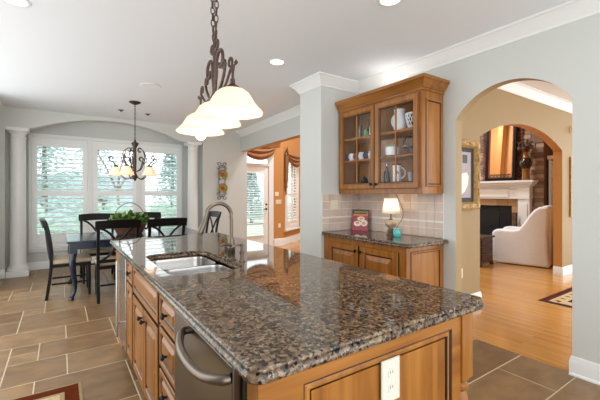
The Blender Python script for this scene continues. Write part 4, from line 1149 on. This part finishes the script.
def swag(mbx, P, width, drop, depth, top, n=28, m=14):
    """gathered cloth: P(s, out, z) -> point"""
    vs_ = []
    for j in range(m + 1):
        f_ = j / m
        for i in range(n + 1):
            s_ = -1 + 2 * i / n; sag = (1 - s_ * s_); zz = top - .04 * f_ - drop * f_ * (sag ** .75) - (1 - sag) * .05 * f_
            out = depth * (.3 + .55 * math.sin(f_ * PI * 6) * .45 * (sag ** .5 + .2) + .55 * f_ * sag)
            vs_.append(P(s_ * width / 2 * (1 - .06 * f_ * 0), out, zz))
    mbx.add(vs_, [(j * (n + 1) + i, j * (n + 1) + i + 1, (j + 1) * (n + 1) + i + 1, (j + 1) * (n + 1) + i) for j in range(m) for i in range(n)])


t = thing('swag_valance', 'copper brown swag valance draped over the glass door', 'valance', ((DX0 + DX1) / 2 + .06, YF - .06, 2.62))
o = MB(); swag(o, lambda s_, out, zz: (s_, -out, zz), 1.02, .36, .10, .0); o.build('swag', 'drape_gold', t, solid=.004)
o = MB(); o.tube([(-.52, .0, .0), (.52, .0, .0)], .014, 8); o.tube([(-.48, 0, 0), (-.48, .055, 0)], .008, 6); o.tube([(.48, 0, 0), (.48, .055, 0)], .008, 6); o.build('curtain_rod', 'dark_iron', t)
# bay window with shutters
r = struct(bpy.data.objects.new('window_4', None)); C.objects.link(r); r.location = tuple(b0); r.rotation_euler.z = ang
o = MB()
for x0, x1, z0, z1 in ((.12, .22, .40, 2.42), (1.0, 1.10, .40, 2.42), (.22, 1.0, .40, .50), (.22, 1.0, 2.34, 2.42)): o.box(x0, x1, -.03, .05, z0, z1)
o.build('window_frame', 'trim_white', r, bevel=.005)
o = MB()
for x0, x1 in ((.222, .60), (.605, .998)):
    o.box(x0, x0 + .055, -.02, .012, .502, 2.338); o.box(x1 - .055, x1, -.02, .012, .502, 2.338)
    for z0, z1 in ((.502, .60), (1.30, 1.38), (2.24, 2.338)): o.box(x0 + .055, x1 - .055, -.02, .012, z0, z1)
o.build('shutter_frame', 'shutter_white', r)
o = MB()
for x0, x1 in ((.222, .60), (.605, .998)):
    for z0, z1 in ((.60, 1.30), (1.38, 2.24)):
        k = int((z1 - z0) / .075)
        for i in range(k):
            zc = z0 + (z1 - z0) * (i + .5) / k; tt = math.radians(22); o.obox(((x0 + x1) / 2, 0, zc), ((x1 - x0) / 2 - .056, 0, 0), Vector((0, math.cos(tt), math.sin(tt))) * .04, Vector((0, -math.sin(tt), math.cos(tt))) * .004)
o.build('shutter_slats', 'shutter_white', r)
MB().box(.22, 1.0, .07, .075, .5, 2.34).build('window_pane', 'window_glass', r)
MB().box(.08, 1.14, -.07, -.0, .36, .40).build('window_sill', 'trim_white', r)
t = thing('side_curtain', 'copper brown swag and tail curtain at the bay window', 'curtain', tuple(b0), ang)
o = MB(); vs_ = []; n_, m_ = 16, 16
for j in range(m_ + 1):
    f_ = j / m_
    for i in range(n_ + 1):
        s_ = i / n_; wdt = .20 * (1 - .35 * f_); vs_.append((.03 + wdt * s_, -.06 - .03 * math.sin(s_ * PI * 5), 2.48 - (1.15 + .0 * s_) * f_ + .42 * f_ * s_))
o.add(vs_, [(j * (n_ + 1) + i, j * (n_ + 1) + i + 1, (j + 1) * (n_ + 1) + i + 1, (j + 1) * (n_ + 1) + i) for j in range(m_) for i in range(n_)]); o.build('tail', 'drape_gold', t, solid=.004)
o = MB(); swag(o, lambda s_, out, zz: (.62 + s_, -.05 - out, 2.46 + zz), .96, .30, .10, 0); o.build('swag', 'drape_gold', t, solid=.004)
o = MB(); o.sphere((.10, -.07, 2.49), .05, 0, 10, 6); o.tube([(.06, -.08, 2.50), (.03, -.07, 2.62)], [.03, .004], 6); o.tube([(.12, -.08, 2.50), (.16, -.06, 2.66)], [.03, .004], 6); o.build('rosette', 'drape_dark', t)
plate('thermostat', 'small cream thermostat on the orange wall above the switches', 'thermostat', (4.72, YF - .001, 1.37), (0, -1, 0), .11, .11, 1, 'plate_cream')
plate('switch_plate', 'wide white switch plate on the orange wall between glass door and bay window', 'switch', (4.77, YF - .001, 1.16), (0, -1, 0), .17, .115, 3, 'plate_white')
plate('wall_outlet', 'cream outlet low on the orange wall beside the glass door', 'outlet', (4.80, YF - .001, .53), (0, -1, 0), .075, .115, 'outlet', 'plate_cream')

# ------------------------------------------------------------------ hall seen through the arch
plate('wall_outlet', 'cream outlet low on the tan hall wall under the framed picture', 'outlet', (3.94, Y2 - .001, .42), (0, -1, 0), .075, .115, 'outlet', 'plate_cream')
t = thing('framed_picture', 'ornate gold framed picture with a green mat hanging in the hall', 'picture', (3.90, Y2 - .002, 1.60))
W_, H_ = .38, .415
pr = [(0, 0), (.0, .05), (.02, .062), (.04, .05), (.06, .055), (.085, .03), (.09, .008), (.09, 0)]
o = MB(); L = []
for i_, h_ in pr: L += [(x_, -h_, z_) for x_, z_ in ((-W_ + i_, -H_ + i_), (W_ - i_, -H_ + i_), (W_ - i_, H_ - i_), (-W_ + i_, H_ - i_))]
k = len(pr); o.add(L, [(i * 4 + j, i * 4 + (j + 1) % 4, ((i + 1) % k) * 4 + (j + 1) % 4, ((i + 1) % k) * 4 + j) for i in range(k) for j in range(4)])
for sx in (-1, 1):
    for sz in (-1, 1): o.sphere((sx * (W_ - .045), -.045, sz * (H_ - .045)), .045, 0, 12, 8, (1, .5, 1))
for sx in (-.5, 0, .5):
    for sz in (-1, 1): o.sphere((sx * W_, -.055, sz * (H_ - .03)), .03, 0, 10, 6, (2, .5, .8))
for sz in (-.5, 0, .5): o.sphere((W_ - .03, -.055, sz * H_), .03, 0, 10, 6, (.8, .5, 2))
o.build('frame', 'gold_frame', t)
MB().box(-W_ + .09, W_ - .09, -.012, -.004, -H_ + .09, H_ - .09).build('mat', 'mat_green', t)
o = MB(); o.box(-W_ + .15, W_ - .15, -.016, -.0125, -H_ + .14, H_ - .14, 0); o.box(.05, .15, -.018, -.0165, .14, .24, 1)
o.prism([(x_, -.0165, z_) for x_, z_ in ((-.2, -.18), (-.1, -.24), (.02, -.24), (.10, -.2), (.16, -.12), (.18, -.02), (.14, .03), (.06, .02), (-.02, -.02), (-.08, .08), (-.14, .12), (-.2, .06))], (0, -.002, 0), 2)
o.build('print', ['print_grey', 'print_dark', 'print_white'], t)
t = thing('framed_prints', 'narrow gold framed set of small prints on the hall wall right of the second arch', 'picture', (7.55, Y2 - .002, 1.49))
o = MB()
for x0, x1, z0, z1 in ((-.3, -.24, -.52, .52), (.24, .3, -.52, .52), (-.24, .24, -.52, -.46), (-.24, .24, .46, .52)): o.box(x0, x1, -.03, 0, z0, z1)
o.build('frame', 'gold_frame', t, bevel=.006); MB().box(-.24, .24, -.01, -.002, -.46, .46).build('mat', 'seat_fabric', t)
for i in range(3):
    for j in range(5): MB().box(-.2 + i * .145, -.09 + i * .145, -.013, -.0105, -.42 + j * .175, -.29 + j * .175).build('print', 'print_dark', t)
t = thing('wall_sconce', 'small cream round fixture high on the hall wall', 'sconce', (7.33, Y2 - .001, 2.48))
MB().lathe([(.07, 0), (.07, .012), (.06, .02)], 20, mat=Matrix.Rotation(PI / 2, 3, 'X')).build('back_plate', 'cream_sconce', t); MB().sphere((0, -.06, 0), .06, 0, 16, 10).build('globe', 'cream_sconce', t)
# patterned rug
t = thing('hall_rug', 'red and navy patterned rug on the wood floor behind the arch', 'rug', (5.95, 1.25, .001))
rw, rh = .9, .74
o = MB()
o.box(-rw, rw, -rh, rh, 0, .006, 0)
for a_, m_ in ((.03, 1), (.05, 0), (.09, 2), (.24, 1), (.26, 0)): o.box(-rw + a_, rw - a_, -rh + a_, rh - a_, .001, .0065 + a_ * .004, m_)
rr_ = random.Random(3)
for i in range(-13, 14):
    for j in range(-10, 11):
        x_, y_ = i * .047 + rr_.uniform(-.006, .006), j * .047 + rr_.uniform(-.006, .006); s_ = rr_.choice([.010, .014, .019]); o.prism([(x_ - s_, y_, .0078), (x_, y_ - s_, .0078), (x_ + s_, y_, .0078), (x_, y_ + s_, .0078)], (0, 0, .0008), rr_.choice([1, 2, 2, 0]))
for i in range(-10, 11):
    for s_ in (-1, 1): x_ = i * .08; o.prism([(x_ - .025, s_ * (rh - .16), .0074), (x_, s_ * (rh - .16) - .04, .0074), (x_ + .025, s_ * (rh - .16), .0074), (x_, s_ * (rh - .16) + .04, .0074)], (0, 0, .0008), 3 if i % 2 else 2)
for j in range(-7, 8):
    for s_ in (-1, 1): y_ = j * .08; o.prism([(s_ * (rw - .16) - .04, y_, .0074), (s_ * (rw - .16), y_ - .025, .0074), (s_ * (rw - .16) + .04, y_, .0074), (s_ * (rw - .16), y_ + .025, .0074)], (0, 0, .0008), 3 if j % 2 else 2)
o.build('pile', ['rug_red', 'rug_navy', 'rug_cream', 'rug_red'], t)
o = MB()
for j in range(60): y_ = -rh + 2 * rh * (j + .5) / 60; o.box(-rw - .035, -rw, y_ - .006, y_ + .006, .001, .004); o.box(rw, rw + .035, y_ - .006, y_ + .006, .001, .004)
o.build('fringe', 'rug_cream', t)['kind'] = 'stuff'

# ------------------------------------------------------------------ fireplace end of the family room
# chimney breast of stacked stone with brick pilasters
o = MB(); o.box(XF, XF + .44, 3.27, 5.6, 0, 5.18, 1); rs = random.Random(21); z_ = 0
while z_ < 5.1:
    h_ = rs.choice([.05, .07, .09, .11]); y_ = 3.27
    while y_ < 5.58:
        w_ = rs.uniform(.12, .36); ye = min(y_ + w_, 5.6); zt = min(z_ + h_, 5.17)
        if not (1.66 > z_ and y_ > 3.5 and ye < 5.3): o.box(XF - rs.uniform(.015, .04), XF, y_ + .003, ye - .003, z_ + .003, zt - .003, 0)
        y_ = ye
    z_ += h_
struct(o.build('wall_chimney', ['stone_block', 'mortar']))
o = MB()
for yc in (3.745, 4.50):
    for k in range(26):
        z_ = 1.70 + k * .075
        for s_ in (-1, 1):
            d_ = Vector((0, s_ * .7, .7)) * .05; e_ = Vector((0, -s_ * .7, .7)) * .02; o.obox((XF - .05, yc + s_ * .036, z_), d_, e_, (.012, 0, 0))
struct(o.build('trim_5', 'brick_block'))
# mantel
t = thing('fireplace_mantel', 'white fireplace mantel with moulded shelf and panelled legs', 'mantel', (XF - .05, 4.36, 0))
my = 1.0
o = MB(); o.box(-.27, .0, -my, my, 1.62, 1.67); o.box(-.24, 0, -my + .03, my - .03, 1.58, 1.62); o.box(-.19, 0, -my + .07, my - .07, 1.54, 1.58); o.build('shelf', 'trim_white', t, bevel=.008)
o = MB(); o.box(-.12, 0, -my + .12, my - .12, 1.26, 1.54); o.box(-.135, -.12, -.45, .45, 1.30, 1.50); o.build('frieze', 'trim_white', t, bevel=.006)
for s_ in (-1, 1):
    o = MB(); c_ = s_ * (my - .24); o.box(-.13, 0, c_ - .12, c_ + .12, 0, 1.26); o.box(-.15, -.13, c_ - .08, c_ + .08, .15, 1.15); o.box(-.16, 0, c_ - .13, c_ + .13, 0, .12); o.box(-.16, 0, c_ - .13, c_ + .13, 1.26, 1.54); o.build('leg', 'trim_white', t, bevel=.006)
o = MB()
for i in range(5): o.box(-.03, 0, -.63 + i * .252 + .003, -.63 + (i + 1) * .252 - .003, 1.10, 1.258)
for s_ in (-1, 1):
    for k in range(4): o.box(-.03, 0, min(s_ * .47, s_ * .62), max(s_ * .47, s_ * .62), .42 + k * .17, .42 + (k + 1) * .17 - .004)
o.build('tile_surround', 'hearth_tile', t)
MB().box(-.012, -.002, -.47, .47, .42, 1.10).build('firebox', 'firebox_dark', t)
t = thing('hearth', 'raised brick hearth in front of the fireplace', 'hearth', (XF - .05, 4.36, 0))
o = MB()
for i in range(22):
    for k in range(5): o.box(-.38, -.17, -1.1 + i * .1 + .002, -1.1 + (i + 1) * .1 - .002, k * .08 + .001, k * .08 + .077)
o.build('brickwork', 'stone_block', t)
t = thing('fire_screen', 'black folding mesh fire screen in front of the fireplace opening', 'fire screen', (XF - .36, 4.33, .401))
for k, (y0, y1, dx) in enumerate(((-.62, -.3, .1), (-.3, .3, 0), (.3, .62, .1))):
    x0, x1 = (-dx if k == 0 else 0) * -1, (dx if k == 2 else 0); P0, P1 = Vector((x0, y0, 0)), Vector((x1, y1, 0)); tp = .62 if k == 1 else .55
    q_ = MB(); q_.tube([P0 + Vector((0, 0, .01)), P0 + Vector((0, 0, tp)), P1 + Vector((0, 0, tp)), P1 + Vector((0, 0, .01)), P0 + Vector((0, 0, .01))], .012, 6); fr = q_.build('frame', 'iron_black', t)
    q_ = MB(); d_ = P1 - P0
    for i in range(1, 26): q_.tube([P0 + d_ * i / 26 + Vector((0, 0, .02)), P0 + d_ * i / 26 + Vector((0, 0, tp - .01))], .0035, 4)
    for i in range(1, 22): q_.tube([P0 + Vector((0, 0, tp * i / 22)), P1 + Vector((0, 0, tp * i / 22))], .0035, 4)
    q_.build('mesh', 'screen_mesh', t)
# mirror
t = thing('mantel_mirror', 'tall dark framed mirror standing on the white mantel', 'mirror', (XF - .17, 4.10, 1.676)); t.rotation_euler.y = .07
o = MB(); mw, mh = .34, 1.55
for y0, y1, z0, z1 in ((-mw, -mw + .07, 0, mh), (mw - .07, mw, 0, mh), (-mw + .07, mw - .07, 0, .07), (-mw + .07, mw - .07, mh - .07, mh)): o.box(-.05, 0, y0, y1, z0, z1)
o.build('frame', 'black_wood', t, bevel=.012)
o = MB()
for y0, y1, z0, z1 in ((-mw + .07, -mw + .085, .07, mh - .07), (mw - .085, mw - .07, .07, mh - .07)): o.box(-.04, -.015, y0, y1, z0, z1)
o.build('inner_band', 'brick_red', t)
MB().box(-.02, -.012, -mw + .085, mw - .085, .07, mh - .07).build('mirror_pane', 'mirror_glass', t)
o = MB()
for k in range(6):
    yc = -.2 + k * .08; o.tube([(-.045, a_, b_) for a_, b_ in spiral(yc, .125, .04, .012, -1.5, 4.2, 16)], .006, 6)
o.tube([(-.045, -.25, .085), (-.045, .25, .085)], .006, 6); o.build('scrollwork', 'iron_black', t)
# vase with dried stems
t = thing('mantel_vase', 'tall amber and black vase of dried flowers on the mantel end', 'vase', (XF - .24, 3.53, 1.672))
MB().lathe([(.075, 0), (.08, .02), (.07, .12), (.075, .24), (.078, .25)], 24).build('lower_body', 'amber_glass', t)
MB().lathe([(.078, .251), (.115, .32), (.12, .37), (.105, .43), (.07, .48)], 24).build('upper_body', 'vase_dark', t); MB().lathe([(.07, .481), (.05, .53), (.05, .58), (.065, .62), (.058, .62)], 24).build('neck', 'amber_glass', t)
o = MB(); rv = random.Random(9)
for i in range(60):
    a_ = rv.uniform(0, 2 * PI); sp = rv.uniform(.02, .16); h_ = rv.uniform(.68, .84); p1 = Vector((sp * math.cos(a_), sp * math.sin(a_), h_)); o.tube([(.02 * math.cos(a_), .02 * math.sin(a_), .56), p1], .004, 4); o.sphere(p1, rv.uniform(.018, .032), 0, 7, 5)
o.build('dried_flowers', 'dry_stem', t)
# white bookcase
t = thing('white_bookcase', 'tall white bookcase beyond the chimney breast', 'bookcase', (XF + .30, 2.98, 0))
o = MB(); o.box(-.18, .14, -.25, -.21, .0, 2.12); o.box(-.18, .14, .21, .25, 0, 2.12); o.box(.12, .14, -.21, .21, 0, 2.12); o.box(-.20, .14, -.27, .27, 2.12, 2.20); o.build('carcass', 'trim_white', t)
for k in range(7): MB().box(-.17, .118, -.208, .208, .08 + k * .33, .10 + k * .33).build('shelf', 'trim_white', t)
# armchair in a loose cover
t = thing('armchair', 'white slipcovered wing armchair facing the fireplace', 'armchair', (7.68, 3.28, 0), .22)
prof = [(.44, .012), (.46, .35), (.46, .60), (.42, .66), (.30, .68), (.10, .67), (.0, .70), (-.08, .80), (-.16, .95), (-.25, 1.07), (-.34, 1.13), (-.44, 1.13), (-.48, 1.05), (-.46, .6), (-.47, .3), (-.50, .012)]
o = MB()
for s_ in (-1, 1): o.prism([(s_ * .30, y_, z_) for y_, z_ in prof], (s_ * .16, 0, 0))
o.build('wing_side', 'slip_white', t, bevel=.05, seg=4)
o = MB(); o.prism([(-.30, y_, z_) for y_, z_ in ((-.24, .30), (-.30, 1.05), (-.36, 1.15), (-.46, 1.15), (-.49, 1.0), (-.50, .012), (-.3, .012))], (.60, 0, 0)); o.build('backrest', 'slip_white', t, bevel=.05, seg=4)
o = MB(); o.box(-.298, .298, -.28, .44, .012, .34); o.build('skirt', 'slip_white', t, bevel=.02); o = MB(); o.box(-.295, .295, -.24, .46, .342, .50); o.build('seat_cushion', 'slip_white', t, bevel=.06, seg=4)
# dark chest
t = thing('wooden_chest', 'dark carved wooden chest at the left edge of the second arch', 'chest', (6.72, 3.78, 0), .05)
o = MB(); o.box(-.26, .26, -.26, .26, .05, .52); o.build('body', 'dark_wood', t, bevel=.01); MB().box(-.29, .29, -.29, .29, .522, .56).build('top', 'dark_wood', t, bevel=.01)
for sx in (-1, 1):
    for sy in (-1, 1): MB().box(sx * .24 - .03, sx * .24 + .03, sy * .24 - .03, sy * .24 + .03, .001, .05).build('foot', 'dark_wood', t)
for z0 in (.10, .24, .38): MB().front((-.22, -.26, z0), (1, 0, 0), (0, 0, 1), (0, -1, 0), .44, .12, [(0, .012, 0), (.01, .016, 0), (.03, .016, 0), (.035, .008, 0)]).build('drawer', 'dark_wood', t)

# ------------------------------------------------------------------ kitchen rug
t = thing('kitchen_rug', 'beige rug with a dark red border on the tiles in front of the sink', 'rug', (-.43, 2.45, .001))
o = MB(); rw, rh = .55, .55
o.box(-rw, rw, -rh, rh, 0, .006, 1); o.box(-rw + .018, rw - .018, -rh + .018, rh - .018, .001, .008, 0); o.box(-rw + .10, rw - .10, -rh + .10, rh - .10, .001, .0088, 1); o.box(-rw + .125, rw - .125, -rh + .125, rh - .125, .001, .0094, 2)
for i in range(-4, 5):
    for j in range(-4, 5): s_ = .03; x_, y_ = i * .09, j * .09; o.prism([(x_ - s_, y_, .0094), (x_, y_ - s_, .0094), (x_ + s_, y_, .0094), (x_, y_ + s_, .0094)], (0, 0, .0008), 1 if (i + j) % 2 else 0)
o.build('pile', ['rug_red', 'rug_beige', 'rug_cream'], t)

# ------------------------------------------------------------------ unseen lamps, added as ceiling fixtures to brighten hall and family room
for nm, lb, loc, wt in (('hall_fill_light', 'added flush ceiling light brightening the hall', (5.4, .9, 2.90), HALL_W), ('family_fill_light', 'added flush ceiling light brightening the family room near the chairs', (6.6, 5.2, 5.20), FAM_W), ('family_fill_light', 'added flush ceiling light brightening the family room near the glass door', (5.0, 6.6, 5.20), FAM_W)):
    t = thing(nm, lb, 'fill lamp', loc); MB().lathe([(.16, 0), (.16, -.02), (.15, -.03)], 28).build('base', 'nickel', t); MB().lathe([(.15, -.03), (.14, -.07), (.09, -.10), (.001, -.11)], 28, capt=False).build('globe', 'shade_glass', t)
    lamp(nm + '_bulb', 'AREA', (0, 0, -.13), wt, (.97, .99, 1), .3, parent=t)

# ------------------------------------------------------------------ outside
struct(MB().box(-25, 30, 9.3, 60, -.45, -.35).build('ground', 'lawn'))


def tree(label, cat, x, y, h, kind, seed, leafm=None):
    t_ = thing('tree' if kind != 'shrub' else 'shrub', label, cat, (x, y, -.36)); rt_ = random.Random(seed); o_ = MB(); tips = []
    if kind == 'conifer':
        o_.tube([(0, 0, 0), (0, 0, h)], [.12, .02], 8); o_.build('trunk', 'bark', t_); o_ = MB()
        for i in range(2600):
            f_ = rt_.random(); zz = .3 + (h - .3) * f_; R_ = (1 - f_) * h * .26 + .08; a_ = rt_.uniform(0, 2 * PI); r0 = R_ * math.sqrt(rt_.random()); p = Vector((r0 * math.cos(a_), r0 * math.sin(a_), zz)); d_ = Vector((math.cos(a_), math.sin(a_), -.35)).normalized(); s_ = d_.cross(Vector((0, 0, 1))).normalized(); l_ = rt_.uniform(.12, .3)
            o_.add([p, p + d_ * l_ * .5 + s_ * .07, p + d_ * l_, p + d_ * l_ * .5 - s_ * .07 + Vector((0, 0, .03))], [(0, 1, 2), (0, 2, 3)])
        q_ = o_.build('foliage', leafm or 'conifer', t_); q_['kind'] = 'stuff'
    elif kind == 'bare':
        def grow(p, d_, l_, r_, dep):
            q2 = p + d_ * l_; o_.tube([p, p + d_ * l_ * .5 + Vector((rt_.uniform(-.05, .05), rt_.uniform(-.05, .05), 0)) * l_, q2], [r_, r_ * .8, r_ * .62], 6)
            if dep:
                for _ in range(3): grow(q2, (d_ + Vector((rt_.uniform(-.8, .8), rt_.uniform(-.8, .8), rt_.uniform(-.1, .5)))).normalized(), l_ * rt_.uniform(.6, .85), r_ * .62, dep - 1)
        grow(Vector((0, 0, 0)), Vector((0, 0, 1)), h * .3, h * .010, 4); o_.build('branches', 'bark', t_)
    else:
        o_.tube([(0, 0, 0), (0, 0, h * .5)], .05, 6); o_.build('stem', 'bark', t_); o_ = MB()
        for i in range(500):
            v_ = Vector((rt_.gauss(0, 1), rt_.gauss(0, 1), rt_.gauss(0, 1))).normalized() * (rt_.random() ** .4); p = Vector((v_.x * h * .55, v_.y * h * .5, h * .5 + v_.z * h * .48)); d_ = Vector((rt_.uniform(-1, 1), rt_.uniform(-1, 1), rt_.uniform(-.4, 1))).normalized(); s_ = d_.cross(Vector((rt_.random(), rt_.random(), .5))).normalized(); l_ = rt_.uniform(.1, .24)
            o_.add([p, p + d_ * l_ * .5 + s_ * .07, p + d_ * l_, p + d_ * l_ * .5 - s_ * .07], [(0, 1, 2, 3)])
        q_ = o_.build('foliage', leafm or 'shrub', t_); q_['kind'] = 'stuff'
    return t_


tree('tall pale blue conifer filling the left window', 'tree', -.45, 14.2, 5.4, 'conifer', 1)
tree('bare branching tree seen through the shutters of the middle window', 'tree', 1.5, 12.6, 6.0, 'bare', 2)
tree('broad pale conifer behind the bare tree in the middle window', 'tree', 1.3, 19.0, 6.6, 'conifer', 12)
tree('pale conifer standing far behind the tall one in the left window', 'tree', -2.6, 19.4, 6.0, 'conifer', 11)
tree('pale blue conifer low in the right window', 'tree', 4.9, 19.2, 4.6, 'conifer', 3)
tree('pale green shrub low outside the middle window', 'shrub', .95, 10.7, 1.5, 'shrub', 4)
tree('pale green shrub low outside the right window', 'shrub', 2.75, 10.9, 1.6, 'shrub', 5)
tree('pale green shrub low outside the left window', 'shrub', -.85, 10.6, 1.5, 'shrub', 6)
tree('pale conifer seen through the blind of the glass door', 'tree', 9.2, 18.5, 3.2, 'conifer', 14)
t = thing('neighbour_house', 'pale blue grey house far behind the garden', 'house', (-3, 26, -.36))
MB().box(-7, 7, 0, 6, 0, 2.1).build('wall', 'siding', t); MB().prism([(-7.4, -.4, 2.1), (-7.4, 6.4, 2.1), (-7.4, 3, 3.1)], (14.8, 0, 0)).build('roof', 'shingle', t)
for x_ in (-5, -2, 1.5, 5): MB().box(x_ - .5, x_ + .5, -.06, -.001, .6, 1.6).build('window', 'slot_dark', t)
